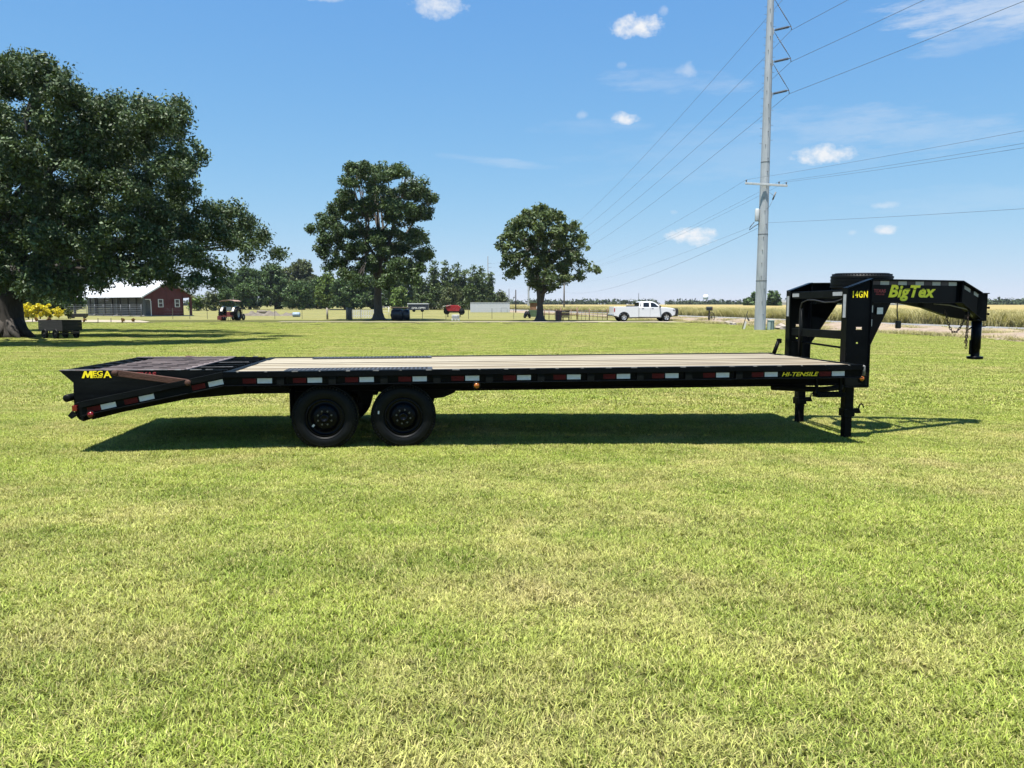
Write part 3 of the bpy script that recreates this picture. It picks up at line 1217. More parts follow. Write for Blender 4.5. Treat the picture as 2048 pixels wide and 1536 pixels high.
# folded full-width ramp lying level over the dovetail
RY0, RY1 = .075, 2.475
rp = MB()
ztop = .942
rp.box(-1.52, -.46, RY0 + .11, RY1 - .11, ztop - .012, ztop)
ramp = rp.build('ramp', M_RAMP, trailer)
m = MB()
for y0 in np.arange(RY0 + .125, RY1 - .3, .082):
    off = random.uniform(0, .15)
    for x in np.arange(-1.46 + off, -.60, .30 + .0 * off):
        if random.random() < .55:
            MB().box(x, x + .13, y0, y0 + .022, ztop + .001, ztop + .0025).build('ramp_slot', M_UNDER, ramp)
m = MB()
for y0 in np.arange(RY0 + .20, RY1 - .2, .24):
    m.box(-1.5, -.5, y0, y0 + .012, ztop + .001, ztop + .011)
m.build('traction_rib', M_RAMP, ramp)
for s in (0, 1):
    m = MB()
    ya = my(RY0 - .012, s)
    y0, y1 = sorted((my(RY0 - .006, s), my(RY0 + .006, s)))
    m.prism([(-1.80, .955), (-1.66, .815), (-1.665, .540), (-.30, .80), (-.045, .865), (-.045, .935), (-.46, .945)], lambda a, b, t: Vector((a, t, b)), y0, y1)
    m.build('ramp_side_plate', M_BLACK2, ramp)
    m = MB()
    y0, y1 = sorted((my(RY0 - .007, s), my(RY0 + .10, s)))
    m.prism([(-1.81, .957), (-1.53, .953), (-.46, .949), (-.46, .943), (-1.53, .945), (-1.81, .951)], lambda a, b, t: Vector((a, t, b)), y0, y1)
    m.build('ramp_edge', M_RAMP, ramp)
    for x in np.arange(-1.75, -.2, .17):
        w = random.uniform(.05, .15)
        m = MB()
        zz = .957 - (x + 1.81) * .0059
        bx(m, x, x + w, RY0 - .0085, RY0 + .012, zz - .008, zz + .0015, s)
        m.build('worn_patch', M_SCUFF, ramp)
m = MB()
m.prism([(-1.81, .9505), (-1.665, .815), (-1.655, .815), (-1.79, .9505)], lambda a, b, t: Vector((a, t, b)), RY0 + .007, RY1 - .007)
m.prism([(-1.665, .8145), (-1.67, .56), (-1.66, .56), (-1.655, .8145)], lambda a, b, t: Vector((a, t, b)), RY0 + .007, RY1 - .007)
for k in range(7):
    y0 = RY0 + .2 + k * .32
    m.prism([(-1.79, .952), (-1.66, .958), (-1.55, .944), (-1.60, .935)], lambda a, b, t: Vector((a, t, b)), y0, y0 + .07)
m.build('ramp_rear_plate', M_BLACK2, ramp)
m = MB()
for k in range(6):
    y0 = RY0 + .15 + k * .42
    MB().box(-.459, -.02, y0, y0 + .035, ztop - .05, ztop - .012).build('hinge_arm', M_BLACK2, ramp)
for k in (1, 3):
    y0 = RY0 + .15 + k * .42
    MB().box(-.44, -.06, y0 + .002, y0 + .033, ztop - .0119, ztop - .009).build('worn_patch', M_SCUFF, ramp)
# rusty lift link on the near and the far side
for s in (0, 1):
    m = MB()
    m.bar((-1.165, my(-.03, s), .927), (-.385, my(-.03, s), .808), .028, .072)
    link = m.build('ramp_link', M_RUST, trailer, bevel=.006)
    link['label'] = 'rusty brown lift link of the ramp'
    for (x, z) in ((-1.165, .927), (-.385, .808)):
        MB().lathe([(0, -.032), (.028, -.032), (.034, -.024), (.034, .03), (0, .03)], (x, my(-.03, s), z), 'Y', 16).build('pivot_pin', M_RUST, link)

# gooseneck uprights
def upright_web(m, y0, y1):
    holes = [(7.835, 7.925, 1.342, 1.377), (7.845, 7.875, 1.16, 1.18)]
    f = lambda a, b, t: Vector((a, t, b))
    m.prism([(7.702, .60), (8.02, .60), (8.02, 1.16), (7.702, 1.16)], f, y0, y1)
    m.prism([(7.702, 1.16), (7.845, 1.16), (7.845, 1.18), (7.702, 1.18)], f, y0, y1)
    m.prism([(7.875, 1.16), (8.02, 1.16), (8.02, 1.18), (7.875, 1.18)], f, y0, y1)
    m.prism([(7.702, 1.18), (8.02, 1.18), (8.02, 1.342), (7.702, 1.342)], f, y0, y1)
    m.prism([(7.702, 1.342), (7.835, 1.342), (7.842, 1.36), (7.835, 1.377), (7.702, 1.377)], f, y0, y1)
    m.prism([(7.925, 1.342), (8.02, 1.342), (8.02, 1.377), (7.925, 1.377), (7.918, 1.36)], f, y0, y1)
    m.prism([(7.702, 1.377), (8.02, 1.377), (8.02, 1.985), (7.702, 1.865)], f, y0, y1)


NA = Vector((8.0325, .485, 0))
NB = Vector((10.10, 1.205, 0))
ND = (NB - NA).normalized()
NS = Vector((-ND.y, ND.x, 0))            # towards the trailer's middle line
NLEN = (NB - NA).length
S_BEND = 1.765
for s in (0, 1):
    m = MB()
    y0, y1 = sorted((my(.446, s), my(.456, s)))
    upright_web(m, y0, y1)
    bx(m, 7.690, 7.7015, .42, .55, .60, 1.872, s)
    bx(m, 8.0205, 8.032, .42, .55, .60, 1.988, s)
    ya, yb = sorted((my(.42, s), my(.55, s)))
    m.prism([(7.690, 1.8725), (8.032, 1.9905), (8.032, 2.002), (7.690, 1.884)], lambda a, b, t: Vector((a, t, b)), ya, yb)
    bx(m, 7.690, 8.032, .42, .55, .588, .5995, s)
    up = m.build('neck_upright', M_BLACK, trailer)
    m = MB()
    bx(m, 7.6865, 7.6895, .45, .515, 1.50, 1.80, s)
    m.build('reflector_tape', M_TAPEG, up)
    # gusset plate under the neck
    m = MB()
    ya, yb = sorted((my(.49, s), my(.502, s)))
    m.prism([(8.0325, 1.05), (8.0325, 1.688), (8.40, 1.688)], lambda a, b, t: Vector((a, t + (a - 8.03) * (.30 if s == 0 else -.30), b)), ya, yb)
    m.build('gusset_plate', M_BLACK, trailer)
    # neck beam running to the coupler

    def nk(a, t, z, s=s):
        p = NA + ND * a + NS * t
        return Vector((p.x, my(p.y, s), z))
    m = MB()
    web = [(.0, 1.70), (S_BEND, 1.70), (NLEN, 1.47), (NLEN, 1.825), (S_BEND, 1.985), (.0, 1.985)]
    m.prism(web, lambda a, b, t: nk(a, t, b), -.006, .006)
    for (p, q, dz) in (((0, 1.9855), (S_BEND, 1.9855), .0115), ((S_BEND, 1.9855), (NLEN, 1.8255), .0115), ((0, 1.688), (S_BEND, 1.688), .0115), ((S_BEND, 1.688), (NLEN, 1.458), .0115)):
        m.prism([(p[0], p[1]), (q[0], q[1]), (q[0], q[1] + dz), (p[0], p[1] + dz)], lambda a, b, t: nk(a, t, b), -.062, .062)
    m.prism([(S_BEND - .004, 1.70), (S_BEND + .004, 1.70), (S_BEND + .004, 1.984), (S_BEND - .004, 1.984)], lambda a, b, t: nk(a, t, b), -.055, -.0065)
    nb_ = m.build('neck_beam', M_BLACK, trailer)
    for k in range(5):
        a0 = .175 + k * .338
        m = MB()
        m.prism([(a0, 1.925), (a0 + .165, 1.925), (a0 + .165, 1.974), (a0, 1.974)], lambda a, b, t: nk(a, t, b), -.0095, -.0065)
        m.build('reflector_tape', M_TAPEG, nb_)
        m = MB()
        m.prism([(a0 - .165, 1.925), (a0 - .005, 1.925), (a0 - .005, 1.974), (a0 - .165, 1.974)], lambda a, b, t: nk(a, t, b), -.009, -.0065)
        m.build('reflector_tape', mat('dark_red_reflector', (.018, .005, .006), .4, var=.3, vscale=30), nb_)
    sl = (1.8255 - 1.9855) / (NLEN - S_BEND)
    for a0 in (S_BEND + .10, S_BEND + .31):
        m = MB()
        f = lambda a: 1.9855 + (a - S_BEND) * sl
        m.prism([(a0, f(a0) - .065), (a0 + .13, f(a0 + .13) - .065), (a0 + .13, f(a0 + .13) - .016), (a0, f(a0) - .016)], lambda a, b, t: nk(a, t, b), -.0095, -.0065)
        m.build('reflector_tape', M_TAPEG, nb_)

# cross tubes between the uprights
m = MB().box(7.715, 7.775, .551, TW - .551, 1.755, 1.86)
ct = m.build('upper_cross_tube', M_BLACK2, trailer, bevel=.006)
for (ya, yb) in ((.58, .83), (1.78, 1.98)):
    MB().box(7.711, 7.7145, ya, yb, 1.785, 1.835).build('reflector_tape', M_TAPEG, ct)
m = MB().box(7.72, 7.77, .551, TW - .551, 1.215, 1.325)
m.build('lower_cross_tube', M_BLACK2, trailer, bevel=.006)
MB().tube([(7.75, .55, 1.10), (7.75, 2.0, 1.135)], .014, 8).build('jack_shaft', M_BLACK2, trailer)
MB().tube([(7.75, 1.86, 1.135), (7.75, 1.88, 1.16), (7.75, 1.93, 1.165), (7.75, 2.0, 1.15)], .011, 8).build('shaft_handle', M_BLACK2, trailer)
# cables
MB().tube([(7.72, 1.74, .9), (7.715, 1.74, 1.45), (7.71, 1.73, 1.60), (7.70, 1.66, 1.70), (7.70, 1.50, 1.735), (7.70, 1.30, 1.735), (7.70, 1.0, 1.70), (7.70, .75, 1.705), (7.71, .56, 1.74)], .009, 6).build('brake_cable', M_CABLE, trailer)
MB().tube([(7.72, 1.70, .9), (7.72, 1.70, 1.62)], .022, 8).build('conduit', M_BLACK2, trailer)
# leaning bar and latch beside the far upright
MB().tube([(7.55, 2.2, .93), (7.62, 2.2, 1.12)], .03, 8).build('winch_bar', M_BLACK2, trailer)
MB().box(7.60, 7.66, 2.17, 2.23, 1.09, 1.16).build('winch_bracket', M_BLACK2, trailer, bevel=.008)

# coupler
m = MB()
m.box(10.08, 10.235, 1.19, 1.36, 1.43, 1.815)
m.box(10.06, 10.25, 1.17, 1.38, 1.8155, 1.83)
m.build('coupler_head', M_BLACK, trailer, bevel=.006)
m = MB()
m.lathe([(0, 1.429), (.066, 1.429), (.066, 1.03), (.058, 1.025), (.058, .93), (.062, .925), (.104, .922), (.108, .915), (.108, .895), (.100, .885), (0, .885)], (10.15, 1.275, 0), 'Z', 28)
coup = m.build('coupler_tube', M_BLACK, trailer)
m = MB().box(10.06, 10.10, 1.262, 1.288, .95, 1.16)
m.build('coupler_latch', M_BLACK2, coup)
for z in (1.53, 1.62):
    MB().lathe([(0, 0), (.012, 0), (.012, .05), (.018, .05), (.018, .065), (0, .065)], (10.236, 1.24, z), 'X', 6, smooth=False).build('set_bolt', M_BLACK2, trailer)
MB().tube([(10.215, 1.25, 1.355), (10.27, 1.25, 1.355)], .008, 6).build('latch_pin', M_BLACK2, trailer)
MB().tube([(10.085, 1.25, 1.36), (10.05, 1.25, 1.34), (10.01, 1.25, 1.31)], .009, 6).build('latch_lever', M_BLACK2, trailer)
# plates and rod under the neck
m = MB()
m.prism([(9.0, 1.687), (9.35, 1.62), (9.75, 1.49), (10.08, 1.44), (10.08, 1.56), (9.72, 1.69)], lambda a, b, t: Vector((a, t, b)), 1.30, 1.40)
m.build('neck_brace', M_BLACK2, trailer)
m = MB()
m.box(8.75, 8.81, .80, TW - .80, 1.70, 1.80)
m.box(8.20, 8.26, .60, TW - .60, 1.70, 1.80)
m.box(9.25, 9.31, .98, TW - .98, 1.70, 1.80)
m.build('neck_cross_tube', M_BLACK2, trailer)
MB().tube([(9.30, 1.02, 1.675), (9.55, 1.06, 1.66), (9.85, 1.10, 1.60), (9.98, 1.15, 1.50)], .008, 6).build('release_rod', M_SCUFF, trailer)
MB().lathe([(0, -.02), (.03, -.02), (.034, 0), (.03, .02), (0, .02)], (9.87, 1.10, 1.54), 'Y', 14).build('chain_bracket', M_BLACK2, trailer)

# safety chains, link by link
lk = MB()
pts = []
for k in range(17):
    a = 2 * PI * k / 16
    pts.append((.012 * math.cos(a), 0, .0165 * math.sin(a) + (.008 if math.sin(a) > 0 else -.008)))
lk.tube(pts, .0052, 6, cap=False)
LINK = lk.mesh('chain_link', M_CHAIN)


def chain(pts, name='safety_chain'):
    c = bpy.data.objects.new(name, None)
    COL.objects.link(c)
    c.parent = trailer
    c.location = pts[0]
    P = [Vector(p) for p in pts]
    seg = .036
    d = 0
    i = 0
    k = 0
    while i < len(P) - 1:
        v = P[i + 1] - P[i]
        if d > v.length:
            d -= v.length
            i += 1
            continue
        p = P[i] + v.normalized() * d
        q = v.to_track_quat('Z', 'Y') @ Euler((0, 0, PI / 2 * (k % 2) + .5)).to_quaternion()
        o = place('chain_link', LINK, c, p - P[0])
        o.rotation_mode = 'QUATERNION'
        o.rotation_quaternion = q
        d += seg
        k += 1
    return c


chain([(9.545, 1.12, 1.57), (9.575, 1.11, 1.45), (9.615, 1.10, 1.34), (9.655, 1.10, 1.285), (9.715, 1.10, 1.28), (9.775, 1.10, 1.35), (9.825, 1.10, 1.45), (9.845, 1.10, 1.53)])
chain([(9.86, 1.08, 1.54), (9.865, 1.08, 1.30), (9.86, 1.08, 1.06)])
chain([(9.895, 1.13, 1.54), (9.895, 1.13, 1.38), (9.885, 1.12, 1.22), (9.875, 1.12, 1.14)])
# trailer plug hanging on its lead
m = MB().tube([(8.62, .80, 1.70), (8.62, .80, 1.58), (8.635, .80, 1.48), (8.64, .80, 1.44)], .008, 8)
lead = m.build('plug_lead', M_CABLE, trailer)
MB().box(8.615, 8.675, .77, .83, 1.345, 1.445).build('plug', M_CABLE, lead, bevel=.012)

# spare wheel lying on the neck
sp = bpy.data.objects.new('spare_wheel', None)
COL.objects.link(sp)
sp.parent = trailer
sp.location = (8.30, 1.15, 1.98)
sp.rotation_euler = (PI / 2 + .03, 0, 0)
sp.scale = (1.05, 1.05, 1.05)
place('tyre', TYRE, sp, (0, 0, 0))
place('rim', RIM, sp, (0, 0, 0))

# jacks
for s in (0, 1):
    yj = my(.62, s)
    jack = MB()
    jack.box(7.795, 7.915, yj - .06, yj + .06, .22, .78)
    jo = jack.build('jack', M_BLACK2, trailer, bevel=.006)
    MB().box(7.805, 7.905, yj - .05, yj + .05, -.17, .2195).build('jack_leg', M_UNDER, jo, bevel=.005)
    MB().box(7.78, 7.93, yj - .07, yj + .07, .19, .2895).build('jack_collar', M_BLACK2, jo, bevel=.004)
    m = MB()
    m.prism([(7.9305, .225), (7.9305, .29), (8.02, .29), (8.045, .225)], lambda a, b, t: Vector((a, t, b)), yj - .02, yj + .02)
    m.tube([(8.02, yj, .285), (8.035, yj, .335), (8.055, yj, .35), (8.08, yj, .335), (8.09, yj, .295)], .009, 6)
    m.build('jack_pin', M_UNDER, jo)
# step under the near rail
m = MB()
m.bar((7.145, .10, .76), (7.145, .10, .52), .03, .03, (1, 0, 0))
m.bar((7.46, .10, .76), (7.46, .10, .52), .03, .03, (1, 0, 0))
m.box(7.13, 7.50, .03, .17, .515, .53)
for k in range(9):
    m.bar((7.16 + k * .036, .026, .52), (7.18 + k * .036, .026, .555), .008, .012)
m.box(7.13, 7.50, .03, .036, .5305, .572)
m.box(7.13, 7.50, .164, .17, .5305, .572)
m.build('step', M_BLACK2, trailer)
m = MB().tube([(6.7, .40, .61), (7.1, .40, .585), (7.4, .40, .575), (7.66, .40, .60)], .035, 8)
m.build('cable_loom', M_UNDER, trailer)

# marker lamps
for (x, y, z) in ((2.875, -.032, .728), (7.93, .418, .705)):
    o = MB().lathe([(0, -.022), (.022, -.020), (.032, -.010), (.034, 0)], (x, y, z), 'Y', 18).build('side_marker_lamp', M_AMBER, trailer)
    MB().lathe([(.035, -.010), (.047, -.010), (.050, .012), (.035, .012)], (x, y, z), 'Y', 18).build('lamp_ring', M_BLACK2, o)
MB().box(2.83, 2.92, .003, .012, .665, .785).build('lamp_bracket', M_BLACK2, trailer)
MB().box(7.70, 8.018, .428, .436, .60, .78).build('upright_foot', M_BLACK2, trailer, bevel=.004)


# lettering
def on_side(me, x, y, z, name='lettering'):
    return place(name, me, trailer, (x, y, z), (PI / 2, 0, 0))


def on_neck(me, a, z):
    p = NA + ND * a - NS * .0085
    return place('lettering', me, trailer, (p.x, p.y, z), (PI / 2, 0, math.atan2(ND.y, ND.x)))


def fit(me, w, h):
    xs_ = [v.co.x for v in me.vertices]
    ys_ = [v.co.y for v in me.vertices]
    sx, sy = w / (max(xs_) - min(xs_)), h / (max(ys_) - min(ys_))
    x0, y0 = min(xs_), min(ys_)
    for v in me.vertices:
        v.co.x = (v.co.x - x0) * sx
        v.co.y = (v.co.y - y0) * sy
    return me


big = fit(lettering('BigTex', .22, M_LIME, bold=.0085, shear=.26, thick=.001, spacing=1.06), .93, .215)
o = on_neck(big, .335, 1.711)
o['label'] = 'lime yellow slanted name on the neck'
for (a0, a1) in ((.42, .60), (.66, 1.10)):
    m = MB()
    zz = 1.862
    f = lambda a, b, t: NA + ND * a + NS * t + Vector((0, 0, b))
    m.prism([(a0, zz), (a1, zz), (a1, zz + .006), (a0, zz + .006)], f, -.0105, -.0098)
    m.build('lettering_split', M_BLACK, trailer)
on_neck(fit(lettering('TEXAS', .05, M_REDD, bold=.0015, thick=.0005), .225, .046), .058, 1.822)
on_neck(fit(lettering('PRIDE', .02, M_REDD, bold=.0004, thick=.0005), .16, .02), .10, 1.79)
on_side(fit(lettering('14GN', .1, M_YELLOW, bold=.0022, thick=.0008, spacing=1.12), .205, .088), 7.775, .4445, 1.755)
on_side(fit(lettering('HI-TENSILE', .06, M_YELLOW, bold=.0010, shear=.3, thick=.0008), .475, .052), 6.635, -.0085, .788)
m = MB()
m.prism([(a * .118 - 1.565, .864 + b * .080) for a, b in ((0, 0), (.26, 1), (.46, 1), (.56, .46), (.76, 1), (1, 1), (1, 0), (.78, 0), (.78, .52), (.60, .06), (.48, .06), (.36, .55), (.22, 0))],
        lambda a, b, t: Vector((a, t, b)), RY0 - .0095, RY0 - .0075)
m.build('lettering', M_YELLOW, trailer)
on_side(fit(lettering('EG', .1, M_YELLOW, bold=.0022, thick=.0008), .105, .056), -1.443, RY0 - .0085, .888)
on_side(fit(lettering('A', .1, M_YELLOW, bold=.0022, thick=.0008), .088, .080), -1.333, RY0 - .0085, .864)
on_side(fit(lettering('RAMP', .1, M_YELLOW, bold=.001, thick=.0008), .098, .019), -1.44, RY0 - .0085, .864)
on_side(fit(lettering('TEXAS', .06, M_REDD, bold=.002, thick=.0005), .26, .06), -1.02, RY0 - .0085, .865)
p = NA + Vector((0, 0, 0))
for (x, y, z, w, h) in ((8.052, .488, 1.61, .035, .09), (8.052, .488, 1.43, .03, .09), (8.15, .521, 1.585, .105, .085)):
    o = place('sticker', STK, trailer, (x + w / 2, y - .001, z), (0, 0, math.atan(.30)), (w / .032, 1, h / .06))

# ------------------------------------------------------------------ trees
def leafm(name, a, b, isl=.5, tr=.28, rough=.55, spec=.28):
    return mat(name, a, rough, spec=spec, color2=b, vscale=.55, transl=tr, island=isl, detail=3)


M_OAK = leafm('oak_leaves', (.044, .074, .032), (.104, .155, .060), tr=.14)
M_PECAN = leafm('shade_tree_leaves', (.044, .080, .028), (.098, .150, .048), tr=.16)
M_SYC = leafm('young_tree_leaves', (.068, .108, .040), (.145, .195, .074))
M_FAR1 = leafm('far_dark_leaves', (.034, .064, .020), (.072, .122, .034), tr=.15)
M_FAR2 = leafm('far_bright_leaves', (.085, .145, .024), (.16, .235, .045), tr=.2)
M_FAR3 = leafm('far_olive_leaves', (.075, .10, .035), (.125, .15, .055), tr=.15)
M_POP = leafm('poplar_leaves', (.055, .088, .030), (.11, .16, .05), tr=.2)
M_WOODS = mat('far_woods_leaves', (.040, .060, .030), .9, color2=(.070, .090, .045), vscale=.05, spec=.1)
M_BARK = mat('oak_bark', (.020, .017, .014), .95, color2=(.050, .043, .036), vscale=5, stretch=(3, 3, .6), bump=.6, bscale=12)
M_BARK2 = mat('grey_bark', (.055, .047, .038), .95, color2=(.12, .10, .082), vscale=5, stretch=(3, 3, .5), bump=.6, bscale=12)


def leaves(clumps, per, size, m, name, up=.35):
    """clumps: array (n,4) x,y,z,r; one quad leaf (rhombus) each"""
    n = len(clumps) * per
    c = np.repeat(clumps, per, 0)
    d = rng.normal(0, 1, (n, 3))
    d /= np.linalg.norm(d, axis=1)[:, None]
    rr = rng.random(n) ** .45
    p = c[:, :3] + d * (c[:, 3] * rr)[:, None] * np.array([1, 1, .8])
    nrm = rng.normal(0, 1, (n, 3)) + d * .7
    nrm[:, 2] += up
    nrm /= np.linalg.norm(nrm, axis=1)[:, None]
    t = rng.normal(0, 1, (n, 3))
    t -= nrm * (t * nrm).sum(1)[:, None]
    t /= np.linalg.norm(t, axis=1)[:, None]
    b = np.cross(nrm, t)
    L = size * rng.uniform(.6, 1.35, n)[:, None]
    W = L * rng.uniform(.38, .62, n)[:, None]
    V = np.stack([p - t * L * .5, p + b * W * .5 + nrm * L * .06, p + t * L * .5, p - b * W * .5 + nrm * L * .06], 1)
    F = np.arange(n * 4).reshape(n, 4)
    return raw_mesh(name, V.reshape(-1, 3), F, m)


def lobe_clumps(lobes, dens, rc, knot=.68):
    """lobes (x,y,z,r[,flat]) -> clumps on and in them"""
    out = []
    for lb in lobes:
        x, y, z, r = lb[:4]
        fl = lb[4] if len(lb) > 4 else .85
        n = max(3, int(dens * r * r))
        d = rng.normal(0, 1, (n, 3))
        d /= np.linalg.norm(d, axis=1)[:, None]
        d[:, 2] = np.where(d[:, 2] < -.3, d[:, 2] * .6, d[:, 2])
        rad = r * (.45 + .62 * rng.random(n) ** .6)
        q = np.array([x, y, z]) + d * rad[:, None] * np.array([1, 1, fl])
        if knot > 0:                       # gather the clumps into boughs so that light and dark masses alternate
            ks = rng.normal(0, 1, (max(4, int(3 + 2.2 * r * r ** .3)), 3))
            ks /= np.linalg.norm(ks, axis=1)[:, None]
            kc = np.array([x, y, z]) + ks * r * rng.uniform(.55, 1.02, len(ks))[:, None] * np.array([1, 1, fl])
            near = np.argmin(((q[:, None, :] - kc[None]) ** 2).sum(2), 1)
            q = q + (kc[near] - q) * knot * rng.uniform(.6, 1.0, n)[:, None]
        out.append(np.concatenate([q, (rc * rng.uniform(.6, 1.35, n))[:, None]], 1))
    return np.concatenate(out)


def limb(m, a, b, r0, r1, wob=.12, n=6, sag=0.0, sides=8):
    a, b = Vector(a), Vector(b)
    L = (b - a).length
    pts, rad = [], []
    for i in range(n + 1):
        t = i / n
        p = a.lerp(b, t)
        k = wob * L * math.sin(t * PI)
        p += Vector((random.uniform(-1, 1) * k * .5, random.uniform(-1, 1) * k * .5, random.uniform(-.3, 1) * k * .5 + sag * math.sin(t * PI) * L))
        pts.append(p)
        rad.append(r0 + (r1 - r0) * t ** .8)
    m.tube(pts, rad, sides)
    return pts


def tree(name, label, cat, base, lobes, trunk_pts, trunk_rad, m_leaf, m_bark, size, dens, per, rc, limbs=14, group=None, limb_from=None, parts=True):
    t = thing(name, label, cat, base, 0, group)
    B = Vector(base)
    lob = [(l[0] - B.x, l[1] - B.y, l[2] - B.z, *l[3:]) for l in lobes]
    me = leaves(lobe_clumps(lob, dens, rc), per, size, m_leaf, 'crown')
    place('crown', me, t, (0, 0, 0))
    m = MB()
    tp = [Vector(p) - B for p in trunk_pts]
    m.tube(tp, trunk_rad, 14)
    m.build('trunk', m_bark, t)
    top_ = tp[-1]
    bm = MB()
    near_ = [l for l in lob if math.hypot(l[0], l[1]) < 8.5]
    far_ = [l for l in lob if math.hypot(l[0], l[1]) >= 8.5]
    pick = random.sample(near_, min(limbs, len(near_))) + random.sample(far_, min(3, len(far_)))
    for l in pick:
        tgt = Vector(l[:3])
        i = random.choice(range(max(1, len(tp) // 2), len(tp)))
        st = tp[i] if limb_from is None else top_
        r0 = trunk_rad[i] * random.uniform(.45, .7)
        pts = limb(bm, st, tgt, r0, .035 * (1 + l[3] * .2), .12, 6, .03)
        for _ in range(3):
            e = tgt + Vector((random.uniform(-1, 1), random.uniform(-1, 1), random.uniform(-.3, 1))) * l[3] * .8
            limb(bm, pts[4], e, r0 * .35, .02, .12, 4, 0, 5)
    if bm.f:
        bm.build('limbs', m_bark, t)
    return t


# the big live oak on the left
OY = 39.0
ob = Vector((xa(12, OY), OY, 0))
S = OY / FPX
oak_px = [(30, 160, 62), (-40, 180, 75), (105, 175, 58), (165, 215, 60), (15, 125, 32), (60, 130, 30), (85, 135, 32), (215, 235, 55), (270, 250, 58), (325, 262, 55), (350, 225, 30), (300, 215, 28),
          (372, 300, 36), (385, 330, 22), (240, 205, 25), (60, 270, 95), (-60, 300, 110), (180, 300, 85), (275, 320, 78), (345, 345, 45), (130, 370, 90), (20, 400, 105), (-110, 420, 120),
          (240, 400, 85), (325, 400, 62), (375, 385, 26), (355, 450, 55), (420, 425, 34), (455, 425, 42), (478, 450, 42), (505, 470, 38), (535, 490, 32), (560, 500, 20), (555, 515, 14), (420, 470, 50), (470, 490, 38),
          (505, 515, 26), (300, 470, 62), (230, 480, 65), (150, 470, 75), (60, 490, 85), (-60, 500, 100), (365, 510, 42), (415, 525, 30), (445, 545, 24), (400, 552, 20), (300, 530, 38), (240, 540, 38),
          (170, 540, 45), (100, 550, 45), (40, 560, 45), (-40, 560, 60), (330, 545, 26), (200, 570, 22), (140, 575, 24), (345, 562, 15), (430, 565, 14), (285, 560, 18), (380, 570, 10), (110, 585, 22), (75, 580, 26), (150, 586, 14), (70, 590, 20), (-190, 350, 120), (-230, 480, 110), (-150, 230, 80), (-300, 430, 90)]
oak_lobes = []
for (px, py, r) in oak_px:
    X0 = xa(px, OY, 6)
    rad = r * S
    dx = X0 - ob.x
    half = math.sqrt(max(1.0, 13.0 ** 2 - min(dx * dx, 168)))
    kk = 3 if half > 9 else 2 if half > 4 else 1
    for q in range(kk):
        dy = 0 if kk == 1 else (q / (kk - 1) * 2 - 1) * half * .62
        dy += random.uniform(-1, 1)
        Y = OY + dy
        p = at(px, py, Y)
        if p.z < 2.1:
            p.z = 2.1 + random.uniform(0, .5)
        oak_lobes.append((p.x, p.y, p.z, rad * random.uniform(.74, .94), .8))
oak = tree('live_oak_tree', 'huge spreading dark live oak with a thick trunk at the left edge', 'tree', ob, oak_lobes,
           [ob + Vector((0, 0, -.2)), ob + Vector((0, 0, .25)), ob + Vector((0, 0, .9)), ob + Vector((.05, 0, 2.0)), ob + Vector((.15, 0, 3.2)), ob + Vector((.3, 0, 4.6)), ob + Vector((.3, .2, 6.5))],
           [1.28, 1.02, .86, .78, .72, .58, .35], M_OAK, M_BARK, .155, 14.5, 94, .49, limbs=20)
m = MB()
for (ax, ay) in ((1.7, -.3), (1.3, -1.0), (-1.2, -.8), (.4, -1.5)):
    m.tube([(ax * .35, ay * .35, .8), (ax * .65, ay * .65, .3), (ax, ay, -.06)], [.35, .22, .10], 8)
m.build('root_flare', M_BARK, oak)

# broad shade tree in the middle
MY = 81.0
mb_ = Vector((xa(757, MY), MY, 0))
S = MY / FPX
mid_px = [(712, 345, 28), (740, 350, 30), (775, 350, 30), (795, 345, 22), (700, 365, 22), (840, 375, 24), (855, 395, 20), (820, 385, 30), (690, 395, 28), (760, 395, 45), (720, 420, 45),
          (800, 430, 50), (845, 425, 26), (675, 420, 24), (655, 440, 25), (632, 455, 18), (640, 475, 24), (670, 470, 36), (720, 480, 48), (780, 490, 52), (835, 475, 30), (845, 510, 26),
          (690, 515, 36), (650, 505, 22), (740, 530, 36), (800, 540, 40), (835, 540, 22), (655, 530, 16), (700, 545, 26), (770, 565, 28), (825, 560, 18), (720, 565, 20), (620, 460, 10), (866, 395, 8), (728, 330, 12), (812, 350, 10)]
lob = []
for (px, py, r) in mid_px:
    rad = r * S
    half = math.sqrt(max(.5, 6.4 ** 2 - (xa(px, MY) - mb_.x) ** 2)) if abs(xa(px, MY) - mb_.x) < 6.3 else .7
    for q in range(2 if half > 2 else 1):
        Y = MY + (random.uniform(.2, .75) * half * (1 if q else -1) if half > 2 else random.uniform(-.7, .7))
        p = at(px, py, Y)
        lob.append((p.x, p.y, p.z, rad * .84, .85))
tree('shade_tree', 'broad dark green shade tree standing mid-lawn beside wrapped bales', 'tree', mb_, lob,
     [mb_ + Vector((0, 0, -.1)), mb_ + Vector((0, 0, .25)), mb_ + Vector((0, 0, .8)), mb_ + Vector((-.05, 0, 2)), mb_ + Vector((.05, 0, 4)), mb_ + Vector((.2, 0, 6.5)), mb_ + Vector((.2, 0, 9)), mb_ + Vector((.1, 0, 12))],
     [1.1, .66, .47, .41, .36, .28, .2, .1], M_PECAN, M_BARK2, .26, 14.5, 56, .56, limbs=22)

